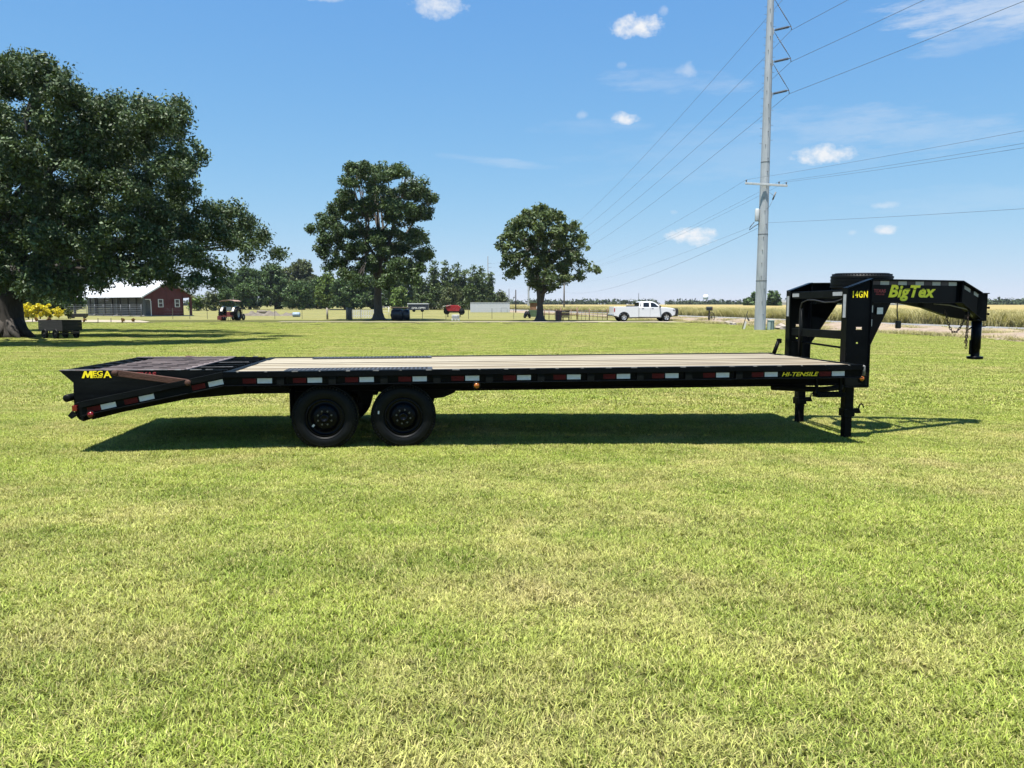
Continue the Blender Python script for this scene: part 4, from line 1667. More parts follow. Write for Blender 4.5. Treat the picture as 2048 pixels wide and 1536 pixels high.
# smaller lighter tree right of the middle
SY = 76.0
sb = Vector((xa(1080, SY), SY, 0))
S = SY / FPX
syc_px = [(1075, 425, 22), (1100, 432, 20), (1058, 430, 16), (1120, 435, 12), (1040, 445, 18), (1022, 455, 14), (1060, 455, 28), (1100, 460, 28), (1135, 460, 20), (1150, 450, 8), (1160, 475, 16), (1172, 490, 12), (1015, 480, 16),
          (1000, 492, 10), (1035, 485, 24), (1075, 490, 30), (1120, 495, 30), (1150, 505, 18), (1020, 515, 14), (1050, 520, 24), (1090, 525, 28), (1130, 530, 22), (1165, 525, 14), (1180, 535, 12), (1192, 542, 7), (1030, 540, 14),
          (1065, 548, 20), (1100, 555, 20), (1135, 555, 16), (1160, 550, 12), (1075, 570, 16), (1095, 575, 12), (1110, 572, 10), (1012, 530, 8), (1018, 550, 6), (1060, 565, 10), (1008, 500, 8)]
lob = []
for (px, py, r) in syc_px:
    rad = r * S
    dx = xa(px, SY) - sb.x
    half = math.sqrt(max(.3, 4.8 ** 2 - dx * dx)) if abs(dx) < 4.7 else .5
    for q in range(2 if half > 2.5 else 1):
        Y = SY + (random.uniform(.1, .75) * half * (1 if q else -1) if half > 2.5 else random.uniform(-.5, .5))
        p = at(px, py, Y)
        lob.append((p.x, p.y, p.z, rad * .92, .9))
syc = tree('young_tree', 'round crowned lighter green tree with forked trunk left of the white pickup', 'tree', sb, lob,
           [sb + Vector((0, 0, -.1)), sb + Vector((0, 0, .2)), sb + Vector((0, 0, .6)), sb + Vector((0, 0, 1.5)), sb + Vector((-.05, 0, 2.4)), sb + Vector((-.3, 0, 4)), sb + Vector((-.3, 0, 6.5)), sb + Vector((-.2, 0, 8.5))],
           [.95, .52, .36, .30, .27, .19, .13, .07], M_SYC, M_BARK2, .33, 14, 34, .50, limbs=16)
m = MB()
m.tube([(0.1, 0, 1.9), (.25, 0, 2.6), (.45, 0, 3.8), (.8, 0, 5.5)], [.27, .24, .2, .12], 10)
m.tube([(.30, -.1, 2.75), (.5, -.15, 2.9), (.62, -.15, 3.0)], [.12, .16, .12], 8)
m.build('fork', M_BARK2, syc)


def far_tree(name, label, px, top_y, wpx, Y, m, base_y=None, shape='round', group=None, dens=1.0, cat='tree'):
    X = xa(px, Y)
    H = za(top_y, Y)
    Wd = wpx / FPX * Y
    lob = []
    if shape == 'round':
        n = 13
        for i in range(n):
            a = random.uniform(0, 2 * PI)
            rr = random.uniform(.1, .62) * Wd / 2
            h = random.uniform(.30, .86) * H
            k = 1 - max(0, (h / H - .55)) * 1.1
            lob.append((X + math.cos(a) * rr * k, Y + math.sin(a) * rr * k, h, Wd * random.uniform(.15, .24)))
        lob.append((X, Y, H - Wd * .16, Wd * .17))
        lob.append((X + Wd * .1, Y, H * .2, Wd * .3))
        lob.append((X - Wd * .15, Y, H * .25, Wd * .3))
    else:
        n = 10
        for i in range(n):
            f = i / (n - 1)
            r = Wd * (.42 * (1 - f) ** .8 + .08)
            lob.append((X + random.uniform(-.12, .12) * Wd, Y + random.uniform(-.2, .2) * Wd, H * (.12 + .86 * f) - r * .5 * (f > .8), r, 1.3))
    B = Vector((X, Y, 0))
    t = thing(name, label, cat, B, 0, group)
    lo = [(l[0] - B.x, l[1] - B.y, l[2], *l[3:]) for l in lob]
    sz = max(.5, Y * .0026)
    place('crown', leaves(lobe_clumps(lo, 3.6 * dens, 1.0, .3), 24, sz * 1.2, m, 'crown'), t, (0, 0, 0))
    if shape != 'bush':
        MB().tube([(0, 0, -.1), (.05, 0, H * .2), (0, .1, H * .7)], [Wd * .035 + .1, Wd * .03 + .06, .06], 8).build('trunk', M_BARK, t)
    return t


G1 = 'trees behind the pasture on the left'
far_tree('pasture_tree', 'dark bushy tree just right of the tractor, behind the pasture', 500, 528, 92, 235, M_FAR1, group=G1)
far_tree('pasture_tree', 'dark round tree behind the dirt heap, second in its row', 552, 524, 90, 245, M_FAR1, group=G1)
far_tree('pasture_tree', 'olive green wide topped tree rising behind its darker neighbours', 606, 522, 105, 290, M_FAR3, group=G1)
far_tree('pasture_tree', 'low dark tree in front of the olive topped tree', 600, 562, 70, 225, M_FAR1, group=G1)
far_tree('pasture_tree', 'bright yellow-green tree left of the shade tree', 655, 540, 62, 232, M_FAR2, group=G1)
far_tree('pasture_tree', 'dark tree behind the shade tree trunk, left side', 705, 540, 85, 240, M_FAR1, group=G1)
far_tree('pasture_tree', 'dark tree behind the shade tree trunk, right side', 795, 535, 95, 240, M_FAR1, group=G1)
far_tree('pasture_tree', 'small yellow-green sapling right of the shade tree trunk', 800, 575, 45, 215, M_FAR2, group=G1)
far_tree('pasture_tree', 'dark tree filling the gap left of the poplars', 745, 548, 80, 250, M_FAR1, group=G1)
far_tree('pasture_tree', 'dark tree behind the tractor, leftmost of the pasture trees', 468, 545, 75, 240, M_FAR1, group=G1)
far_tree('pasture_tree', 'dark tree closing the gap behind the bright yellow-green tree', 640, 552, 85, 262, M_FAR1, group=G1)
far_tree('pasture_tree', 'dark tree right behind the crown of the shade tree', 690, 556, 70, 225, M_FAR1, group=G1)
far_tree('pasture_tree', 'dark tree between the shade tree and the lowest poplar', 835, 560, 60, 245, M_FAR1, group=G1)
G2 = 'row of upright poplars behind the metal container'
pops = [(846, 560, 40, 'lowest poplar at the left end of the row'), (868, 525, 40, 'tall poplar over the dark box trailer, leftmost of the tall ones'), (893, 526, 36, 'tall narrow poplar above the red wagon'),
        (912, 530, 36, 'second poplar right of the one above the red wagon'), (928, 541, 34, 'poplar left of the metal container'), (945, 536, 38, 'poplar over the left end of the metal container'),
        (963, 540, 40, 'broad poplar over the middle of the metal container'), (978, 548, 34, 'last full poplar at the right of the row')]
for (px, ty, w, lb) in pops:
    far_tree('poplar_tree', lb, px, ty - 2, w * .95, random.uniform(212, 232), M_POP, shape='poplar', group=G2, dens=1.6)
far_tree('pasture_tree', 'low rounded bush tree over the right end of the metal container', 1000, 583, 42, 230, M_FAR3, group=None)
far_tree('pasture_tree', 'olive bush between poplars and red wagon', 900, 575, 50, 205, M_FAR3, group=None)
for (px, ty, w, lb, mm) in ((395, 592, 36, 'bright green bush just right of the red barn', M_FAR2), (428, 585, 40, 'green bush behind the tractor, left of it', M_FAR3), (455, 575, 40, 'dark bush directly behind the tractor', M_FAR1),
                            (75, 542, 120, 'dark shrub behind the yellow bushes', M_FAR1), (132, 552, 105, 'dark shrub at the left end of the barn', M_FAR1), (20, 560, 80, 'dark shrub behind the oak trunk', M_FAR1)):
    far_tree('hedge_bush', lb, px, ty, w, 190 if px > 300 else 128, mm, group='bushes behind the barn and tractor', cat='bush')
far_tree('roadside_tree', 'dark green tree standing right behind the steel pole', 1546, 584, 42, 300, M_FAR1, group=None)
far_tree('roadside_tree', 'small dark tree peeking out left of the steel pole', 1500, 596, 26, 330, M_FAR1, group=None)
far_tree('roadside_tree', 'odd ball topped tree left of the steel pole', 1508, 585, 12, 330, M_FAR1, group=None)

# far woods along the horizon: one mass
def woods(name, label, x0, x1, Y, ztop, n, m):
    cl = []
    for i in range(n):
        x = x0 + (x1 - x0) * random.random()
        h = ztop * (.72 + .28 * math.sin(x * .011 + 1) * math.sin(x * .0037)) * random.uniform(.75, 1.08)
        w = random.uniform(5, 11)
        y = Y + random.uniform(-18, 18)
        cl.append((x, y, h - w * .45, w * .5))
        cl.append((x + random.uniform(-4, 4), y, h * .45, w * .7))
    me = leaves(np.array(cl), 34, 3.0, m, name, up=.6)
    o = bpy.data.objects.new(name, me)
    COL.objects.link(o)
    tag(o, label, kind='stuff')
    return o


woods('far_woods', 'long low line of distant woods on the horizon', -900, 1000, 840, 8.0, 900, M_WOODS)
woods('far_woods', 'nearer belt of distant woods on the right horizon', 250, 700, 640, 8.0, 260, M_WOODS)

# ------------------------------------------------------------------ power poles and lines
M_GALV = mat('galvanised_steel', (.30, .32, .33), .55, metal=.35, color2=(.42, .44, .45), vscale=1.2, stretch=(1, 1, .4), bump=.04, bscale=20)
M_GALVD = mat('dark_steel_band', (.12, .125, .13), .6, var=.2)
M_INS = mat('polymer_insulator', (.10, .11, .13), .5, var=.15)
M_WIRE = mat('conductor_wire', (.10, .12, .15), .6, var=.1)
M_POLEW = mat('weathered_pole_wood', (.16, .13, .10), .9, color2=(.28, .24, .19), vscale=3, stretch=(4, 4, .3), bump=.3)
M_ARM = mat('light_crossarm', (.52, .55, .56), .6, var=.1, vscale=4)

PY = 50.0
pole_base = Vector((xa(1519.5, PY), PY, 0))


def pole_r(z):
    return .365 - (.365 - .175) * z / 24.0


def steel_pole(label, base, seed=0, detail=True):
    t = thing('steel_pole', label, 'utility pole', base, 0, 'tall steel transmission poles')
    m = MB()
    n = 12
    zs_ = [-.1, 3.1, 9.95, 16.5, 24.0]
    m.tube([(0, 0, z) for z in zs_], [pole_r(z) for z in zs_], n, smooth=False)
    m.build('shaft', M_GALV, t)
    for z in (3.15, 6.1, 10.6):
        m = MB()
        m.tube([(0, 0, z), (0, 0, z + .05)], [pole_r(z) + .008] * 2, n, smooth=False)
        m.build('joint_band', M_GALVD, t)
    if detail:
        k = 0
        m0 = MB().box(-.018, .018, -.05, .0, -.03, .03).mesh('bolt_boss', M_GALVD)
        m1 = MB().tube([(0, 0, 0), (.16, 0, 0)], .012, 5).mesh('step_peg', M_GALVD)
        for z in np.arange(1.0, 20.6, .82):
            r = pole_r(z)
            a = random.uniform(-.5, .3)
            place('bolt_boss', m0, t, (r * math.sin(a) * .97, -r * math.cos(a) * .97, z), (0, 0, a))
        for z in np.arange(11.8, 20.6, .46):
            r = pole_r(z)
            place('step_peg', m1, t, (-r * .95, 0, z), (0, 0, PI))
            if int(z * 2) % 2:
                place('step_peg', m1, t, (r * .95, 0, z + .2), (0, 0, 0))
    return t


pole = steel_pole('tall grey steel transmission pole rising past the trailer neck', pole_base)
# conductor attachment points seen in the photo (columns / rows), set at the pole's own distance
COND = [(1568, -4), (1583, 60), (1582, 123.5), (1578.5, 187.5)]
att = [at(px, py, PY - .1) for px, py in COND]
for i, p in enumerate(att):
    q = p - pole_base
    zr = q.z
    if i == 0:
        root = Vector((pole_r(zr + .7), 0, zr + .15))
    else:
        root = Vector((pole_r(zr) * .95, 0, zr + .0))
    tip = q + Vector((-.03, 0, .22))
    m = MB()
    dirv = (tip - root)
    m.tube([root, root.lerp(tip, .12)], .03, 8)
    L = dirv.length
    nsh = 13
    for k in range(nsh):
        c0 = root.lerp(tip, .14 + .76 * k / nsh)
        c1 = root.lerp(tip, .14 + .76 * (k + .55) / nsh)
        m.tube([c0, c1], [.085, .06], 10)
    m.tube([root.lerp(tip, .12), tip], .035, 8)
    ins = m.build('post_insulator', M_INS, pole)
    MB().tube([tip, q], .022, 6).build('conductor_clamp', M_GALVD, ins)
    MB().box(root.x - .05, root.x + .04, -.09, .09, root.z - .25, root.z + .12).build('insulator_bracket', M_GALV, pole, bevel=.01)
    top = Vector((pole_r(zr + 1.75) * .95, 0, zr + 1.78 + .16))
    m = MB()
    m.tube([top, top.lerp(tip, .25)], .016, 6)
    for k in range(9):
        m.tube([top.lerp(tip, .25 + .06 * k), top.lerp(tip, .25 + .06 * k + .035)], [.040, .030], 7)
    m.tube([top.lerp(tip, .25), tip], .016, 6)
    m.build('brace_insulator', M_INS, pole)

# the crossarm for the local line, with pin insulators
cz = za(370, PY)
armL = at(1490, 366.5, PY - .25) - pole_base
armR = at(1575, 371.5, PY - .62) - pole_base
m = MB()
m.bar(armL, armR, .10, .13)
arm = m.build('crossarm', M_ARM, pole, bevel=.01)
arm_ends = []
for f in (.03, .80, .97):
    p = armL.lerp(armR, f) + Vector((0, 0, .07))
    MB().lathe([(0, 0), (.03, .0), (.03, .06), (.055, .08), (.05, .13), (.025, .16), (0, .16)], p, 'Z', 10).build('pin_insulator', M_INS, arm)
    arm_ends.append(pole_base + p + Vector((0, 0, .16)))
# cut-out, riser and small transformer
co = at(1549, 388, PY - .5) - pole_base
MB().tube([co + Vector((-.1, 0, -.35)), co + Vector((.08, 0, .12))], .05, 8).build('fuse_cutout', M_GALVD, pole)
MB().tube([co + Vector((-.1, 0, -.35)), co + Vector((-.25, .1, -.75)), co + Vector((-.45, .3, -.95))], .012, 5).build('drop_wire', M_WIRE, pole)
MB().tube([Vector((pole_r(8.8), -.1, 8.75)), co + Vector((-.02, 0, -.12))], .012, 5).build('cutout_arm', M_GALVD, pole)
tz = za(430, PY)
MB().lathe([(0, -.40), (.13, -.40), (.14, -.36), (.14, .34), (.12, .38), (0, .38)], (-pole_r(tz) - .12, -.05, tz), 'Z', 16).build('transformer', M_ARM, pole)
MB().tube([(-pole_r(tz) - .3, -.1, tz - .45), (-pole_r(tz) - .55, -.1, tz - .75), (-pole_r(tz) - .6, -.1, tz - .95), (-pole_r(tz) - .25, -.1, tz - .7), (-pole_r(tz), -.1, tz - .55)], .025, 6).build('service_loop', M_CABLE, pole)

p2 = Vector((xa(1057, 262), 262, 0))
p3 = Vector((xa(976, 365), 365, 0))
pole2 = steel_pole('steel transmission pole half hidden behind the young tree', p2, 1, False)
pole3 = steel_pole('farthest steel transmission pole rising above the poplars', p3, 2, False)
for pp in (pole2, pole3):
    for i, p in enumerate(att):
        q = p - pole_base
        MB().tube([(pole_r(q.z), 0, q.z + .1), (1.75, 0, q.z + .2)], .07, 6).build('post_insulator', M_INS, pp)


def wire(name, label, spans, r, group):
    m = MB()
    for (a, b, sag) in spans:
        a, b = Vector(a), Vector(b)
        pts = []
        for i in range(33):
            t = i / 32
            p = a.lerp(b, t)
            p.z -= sag * 4 * t * (1 - t)
            pts.append(p)
        m.tube(pts, r, 5)
    o = m.build(name, M_WIRE)
    return tag(o, label, 'power line', group)


names = ['topmost transmission wire crossing the sky to the steel pole', 'second transmission wire from the top at the steel pole',
         'third transmission wire from the top at the steel pole', 'lowest of the four heavy transmission wires at the steel pole']
# where each wire leaves the frame at the top right: (column, row)
exits = [(1690, -60), (1690, 0), (1820, 0), (2008, 0)]
for i, p in enumerate(att):
    off = p - pole_base
    far2 = p2 + Vector((1.75, 0, off.z - .1))
    far3 = p3 + Vector((1.75, 0, off.z - .1))
    # the near span heads along the road, over the viewer's right shoulder
    d = Vector((.19, -1, 0)).normalized()
    near = p + d * 190 + Vector((0, 0, 1.5))
    wire('transmission_wire', names[i], [(near, p, 3.2), (p, far2, 3.4), (far2, far3, .8)], .0125, 'heavy transmission wires')
wp = Vector((xa(1128, 185), 185, 0))
wpt = thing('wooden_pole', 'pale wooden utility pole right of the young tree trunk', 'utility pole', wp)
MB().tube([(0, 0, -.1), (0, 0, 5), (0, 0, 11)], [.20, .17, .13], 12).build('shaft', M_POLEW, wpt)
MB().box(-1.3, 1.3, -.25, -.13, 9.5, 9.62).build('crossarm', M_POLEW, wpt)
dl = ['left wire on the crossarm of the steel pole', 'middle wire on the crossarm of the steel pole', 'right wire on the crossarm of the steel pole']
dexit = [(2048, 247), (2048, 272), (2048, 281)]
for i, p in enumerate(arm_ends):
    e = at(dexit[i][0], dexit[i][1], 27.5)
    d = (e - p)
    near = p + d * 2.2
    far = wp + Vector((-1.2 + i * 1.1, -.2, 9.7))
    wire('local_wire', dl[i], [(near, p, .25), (p, far, 1.5)], .0065, 'local wires on the crossarm')
ca = pole_base + Vector((pole_r(7) * .9, -.2, za(446, PY)))
cb = pole_base + Vector((-pole_r(7) - .1, -.2, za(457, PY)))
e = at(2048, 411, 30)
wire('phone_cable', 'thin cable leaving the steel pole level to the right', [(ca + (e - ca) * 1.8, ca, .12)], .0075, None)
wire('phone_cable', 'slack cable sagging from the steel pole to the wooden pole', [(cb, wp + Vector((0, -.2, 4.6)), 1.7)], .010, None)
wire('phone_cable', 'thin upper cable below the transformer running left', [(cb + Vector((0, 0, .25)), wp + Vector((0, -.2, 6.6)), 1.1)], .0065, None)
dp = Vector((xa(1031.5, 153), 153, 0))
t = thing('short_pole', 'short dark wooden pole with a lamp right of the metal container', 'pole', dp)
MB().tube([(0, 0, -.1), (0, 0, 4.5)], [.12, .10], 8).build('shaft', M_BARK, t)
MB().lathe([(0, -.18), (.12, -.15), (.2, 0), (.1, .12), (0, .14)], (-.35, 0, 3.0), 'Z', 10).build('lamp_head', M_GALVD, t)
MB().tube([(-.35, 0, 3.1), (-.2, 0, 3.35), (0, 0, 3.3)], .025, 5).build('lamp_arm', M_GALVD, t)
for (px, ty, Y, lb) in ((1277, 586, 900, 'thin radio mast far behind the pickup cab'), (1018, 577, 760, 'thin radio mast far right of the poplars')):
    b = Vector((xa(px, Y), Y, 0))
    h = za(ty, Y)
    t = thing('radio_mast', lb, 'mast', b)
    m = MB()
    for (ax, ay) in ((-.4, -.3), (.4, -.3), (0, .4)):
        m.tube([(ax, ay, 0), (ax * .4, ay * .4, h)], .13, 5)
    m.build('mast_legs', M_GALVD, t)
    m = MB()
    for k in range(8):
        z0 = h * k / 8
        m.tube([(-.4, -.3, z0), (.35, -.3, z0 + h / 9)], .08, 4)
    m.build('mast_bracing', M_GALVD, t)
M_WTOWER = mat('white_tank_paint', (.72, .74, .75), .6, var=.05)
WTY = 1000
b = Vector((xa(1411, WTY), WTY, 0))
t = thing('water_tower', 'small white water tower far off above the woods', 'water tower', b)
h = za(589, WTY)
MB().lathe([(0, h), (2.0, h - .4), (3.2, h - 1.2), (3.3, h - 5.2), (2.4, h - 6.2), (0, h - 6.6)], (0, 0, 0), 'Z', 20).build('tank', M_WTOWER, t)
for k in range(6):
    a = 2 * PI * k / 6
    MB().tube([(3.4 * math.cos(a), 3.4 * math.sin(a), 0), (2.7 * math.cos(a), 2.7 * math.sin(a), h - 5)], .22, 6).build('leg', M_WTOWER, t)

# ------------------------------------------------------------------ white pickup truck
M_WHITE = mat('white_truck_paint', (.66, .67, .69), .3, var=.03, coat=.4)
M_GLASS = mat('dark_glass', (.008, .010, .012), .08, spec=.7, var=.1)
M_TRIM = mat('black_trim', (.010, .010, .011), .5, var=.2)
M_ALLOY = mat('alloy_wheel', (.55, .56, .58), .35, metal=.7, var=.1)
M_TLAMP = mat('tail_lamp_red', (.30, .02, .02), .3, var=.1)
M_CHROME = mat('chrome_bumper', (.45, .46, .48), .2, metal=.9, var=.1)
TKY = 74.2
tk = thing('pickup_truck', 'white crew cab pickup with black grille guard on the driveway', 'truck', (xa(1227, TKY), TKY - .4, .02), R(7))
prof = [(0, .62), (.0, 1.0)]
side = lambda a, b, t: Vector((a, t, b))


def arch(cx, r=.50, n=9, z0=.40):
    return [(cx - r * math.cos(PI * k / (n - 1)), z0 + r * math.sin(PI * k / (n - 1)) * .98) for k in range(n)]


m = MB()
bed = [(0, .56), (.0, 1.40), (2.42, 1.42), (2.42, .42)] + arch(.98)[::-1] + [(.30, .50)]
for (y0, y1) in ((0.0, .09), (1.87, 1.96)):
    m.prism(bed, side, y0, y1)
m.box(.05, 2.42, .0905, 1.8695, .62, .70)
m.box(2.34, 2.42, .0905, 1.8695, .705, 1.41)
m.build('bed', M_WHITE, tk, bevel=.02)
m = MB().box(-.03, .045, .095, 1.865, .66, 1.41)
m.build('tailgate', M_WHITE, tk, bevel=.02)
m = MB()
body = [(2.445, .42), (2.445, 1.37), (4.70, 1.36), (5.2, 1.335), (5.75, 1.28), (6.02, 1.18), (6.08, .95), (6.05, .62), (5.75, .50)] + [(x, z) for x, z in arch(5.18, .50)[::-1]] + [(4.6, .40)]
m.prism(body, side, .0, 1.96)
m.build('body', M_WHITE, tk, bevel=.05)
# greenhouse, narrower at the roof
m = MB()
lowp = [(2.46, 1.372), (4.66, 1.362)]
gh = [(2.46, 1.372, .03), (2.60, 1.86, .20), (2.80, 1.915, .24), (3.55, 1.925, .24), (3.85, 1.90, .23), (4.15, 1.76, .16), (4.70, 1.362, .04)]
vs = [Vector((x, y_, z)) for (x, z, y_) in gh] + [Vector((x, 1.96 - y_, z)) for (x, z, y_) in gh]
n = len(gh)
fs = [tuple(range(n)), tuple(range(2 * n - 1, n - 1, -1))] + [(i, n + i, n + (i + 1) % n, (i + 1) % n) for i in range(n)]
m.add(vs, fs)
m.build('cab_roof', M_WHITE, tk, bevel=.03)


def gwin(pts, s, name='window'):
    m = MB()
    f = lambda x, z: .03 + (z - 1.372) / .49 * .17
    P = [Vector((x, (f(x, z) - .012) if s == 0 else 1.96 - f(x, z) + .012, z)) for x, z in pts]
    Q = [Vector((x, (f(x, z) + .01) if s == 0 else 1.96 - f(x, z) - .01, z)) for x, z in pts]
    k = len(pts)
    m.add(P + Q, [tuple(range(k)), tuple(range(2 * k - 1, k - 1, -1))] + [(i, (i + 1) % k, k + (i + 1) % k, k + i) for i in range(k)])
    return m.build(name, M_GLASS, tk)


for s in (0, 1):
    gwin([(2.86, 1.40), (3.46, 1.40), (3.46, 1.80), (2.90, 1.80)], s)
    gwin([(3.62, 1.38), (4.42, 1.375), (4.06, 1.70), (3.84, 1.80), (3.62, 1.80)], s)
    gwin([(2.56, 1.45), (2.66, 1.45), (2.70, 1.80), (2.64, 1.80)], s)
    yy = -.012 if s == 0 else 1.962
    for x in (2.73, 3.68):
        m = MB()
        m.box(x, x + .20, yy, yy + .012, 1.20, 1.25)
        m.build('door_handle', M_TRIM, tk)
    for x in (2.44, 3.54, 4.56):
        m = MB()
        m.box(x, x + .012, yy + (.009 if s == 0 else -.002), yy + (.0115 if s == 0 else .001), .44, 1.34)
        m.build('door_gap', M_TRIM, tk)
    m = MB()
    y0, y1 = (-.20, -.01) if s == 0 else (1.97, 2.16)
    m.box(4.42, 4.55, y0, y1, 1.33, 1.52)
    m.build('side_mirror', M_TRIM, tk, bevel=.02)
    m = MB()
    y0, y1 = (-.006, .2) if s == 0 else (1.76, 1.966)
    m.box(5.78, 6.085, y0, y1, .98, 1.15)
    m.build('headlight', M_CHROME, tk, bevel=.02)
    m = MB()
    y0, y1 = (-.006, .10) if s == 0 else (1.86, 1.966)
    m.box(-.012, .10, y0, y1, .92, 1.28)
    m.build('tail_lamp', M_TLAMP, tk, bevel=.02)
    for cx in (.98, 5.18):
        c = .12 if s == 0 else 1.84
        w = bpy.data.objects.new('wheel', None)
        COL.objects.link(w)
        w.parent = tk
        w.location = (cx, c, .40)
        if s:
            w.rotation_euler = (0, 0, PI)
        m = MB()
        m.lathe([(.24, -.13), (.30, -.15), (.375, -.14), (.40, -.08), (.405, 0), (.40, .08), (.375, .14), (.24, .13)], (0, 0, 0), 'Y', 28)
        m.build('tyre', M_TYRE, w)
        m = MB()
        m.lathe([(.0, -.115), (.07, -.115), (.09, -.10), (.10, -.09)], (0, 0, 0), 'Y', 20)
        m.lathe([(.245, -.13), (.225, -.13), (.215, -.09)], (0, 0, 0), 'Y', 28)
        for k in range(5):
            a = 2 * PI * k / 5
            m.bar((.08 * math.sin(a), -.105, .08 * math.cos(a)), (.225 * math.sin(a), -.115, .225 * math.cos(a)), .09, .02, (0, 1, 0))
        m.build('rim', M_ALLOY, w)
        MB().lathe([(0, -.06), (.235, -.06)], (0, 0, 0), 'Y', 20).build('brake_disc', M_TRIM, w)
        # black arch lip and the dark inner arch
        m = MB()
        P = arch(cx, .50, 13)
        Q = arch(cx, .545, 13)
        y0, y1 = (-.02, -.002) if s == 0 else (1.962, 1.98)
        for k in range(12):
            m.prism([P[k], Q[k], Q[k + 1], P[k + 1]], side, y0, y1)
        m.build('wheel_arch', M_TRIM, tk)
        y0, y1 = (.095, .45) if s == 0 else (1.51, 1.865)
        MB().prism(arch(cx, .499, 13), side, y0, y1).build('wheel_housing', M_TRIM, tk)
m = MB()
m.prism([(4.76, 1.38), (4.215, 1.765), (4.19, 1.75), (4.70, 1.37)], side, .19, 1.77)
m.build('windscreen', M_GLASS, tk)
m = MB().box(2.47, 2.50, .25, 1.71, 1.46, 1.83)
m.build('rear_window', M_GLASS, tk)
m = MB().box(1.65, 2.33, .1, 1.86, 1.30, 1.53)
m.build('tool_box', M_TRIM, tk, bevel=.03)
m = MB().box(-.17, .02, .05, 1.91, .50, .68)
m.build('rear_bumper', M_CHROME, tk, bevel=.03)
m = MB()
m.box(6.09, 6.30, -.02, 1.98, .50, .72)
for y in (.2, .62, 1.05, 1.34, 1.76):
    m.box(6.24, 6.32, y - .04, y + .04, .721, 1.20)
m.box(6.12, 6.33, -.02, .12, .721, 1.17)
m.box(6.12, 6.33, 1.84, 1.98, .721, 1.17)
m.box(6.225, 6.33, .121, 1.839, 1.201, 1.26)
m.build('grille_guard', M_TRIM, tk, bevel=.02)
m = MB()
m.box(.5, 5.6, .35, 1.6, .34, .60)
m.build('chassis', M_TRIM, tk)
m = MB()
m.box(1.55, 4.6, .012, .14, .33, .395)
m.box(1.55, 4.6, 1.82, 1.948, .33, .395)
m.build('sill', M_TRIM, tk)

# ------------------------------------------------------------------ red barn
M_REDW = mat('barn_red_paint', (.12, .024, .026), .75, color2=(.165, .036, .038), vscale=2, stretch=(1, 1, .3))
M_ROOFW = mat('white_metal_roof', (.68, .70, .72), .45, var=.04, vscale=1)
M_TRIMW = mat('white_trim', (.60, .60, .58), .6, var=.05)
M_SIDING = mat('shaded_galvanised_siding', (.13, .14, .15), .55, metal=.2, color2=(.20, .21, .22), vscale=1.2)  # grey lowered so the colour itself carries the lean-to's shade
M_CONC = mat('concrete', (.42, .40, .36), .9, var=.12, vscale=2)
M_PIPE = mat('pipe_rail_paint', (.28, .30, .33), .5, var=.15)
M_DARKIN = mat('barn_dark_interior', (.03, .03, .03), .9, var=.2)
BY = 104.0
# near corner of the gable: local u runs left-back along the ridge, v runs right-back along the gable
cnr = Vector((xa(289, BY), BY, 0))
TH = R(37)
bu = Vector((-math.cos(TH), math.sin(TH), 0))
bv = Vector((math.sin(TH), math.cos(TH), 0))
barn = thing('barn', 'red barn with white metal roof and open lean-to behind the oak', 'barn', cnr)


def bp(u, v, z):
    return bu * u + bv * v + Vector((0, 0, z))


def bprism(m, poly, fn, t0, t1):
    return m.prism(poly, fn, t0, t1)


BL, BWD = 21.0, 7.0            # length along the ridge, gable width
EZ, RZ = 2.95, 4.95            # eaves and ridge heights
gab = lambda a, b, t: bp(t, a, b)
m = MB()                          # gable wall with the opening at its near end
m.prism([(.95, 0), (.95, 2.05), (.75, 2.30), (.2, 2.30), (.05, EZ - .15), (BWD / 2, RZ - .15), (BWD - .05, EZ - .15), (BWD - .7, 2.55), (BWD - 1.35, 2.5), (BWD - 1.35, 0)], gab, 0, .14)
m.build('gable_wall', M_REDW, barn)
for v in np.arange(1.3, BWD - 1.4, .38):
    m = MB()
    m.prism([(v, .02), (v + .05, .02), (v + .05, 2.2), (v, 2.2)], gab, -.02, -.002)
    m.build('wall_batten', M_REDW, barn)
for v in (1.95, 4.35):
    m = MB()
    m.prism([(v, 1.25), (v + .75, 1.25), (v + .75, 2.35), (v, 2.35)], gab, -.05, -.022)
    w = m.build('window', M_TRIMW, barn)
    for (z0, z1) in ((1.33, 1.77), (1.84, 2.27)):
        m = MB()
        m.prism([(v + .12, z0), (v + .63, z0), (v + .63, z1), (v + .12, z1)], gab, -.058, -.051)
        m.build('pane', M_GLASS, w)
m = MB()                          # white surround of the arched opening
for (v0, v1, z0, z1) in ((.90, 1.0, 0, 2.08), (.16, .95, 2.26, 2.36)):
    m.prism([(v0, z0), (v1, z0), (v1, z1), (v0, z1)], gab, -.045, -.003)
m.prism([(1.0, 2.08), (.90, 2.08), (.74, 2.26), (.80, 2.36)], gab, -.045, -.003)
m.build('opening_surround', M_TRIMW, barn)
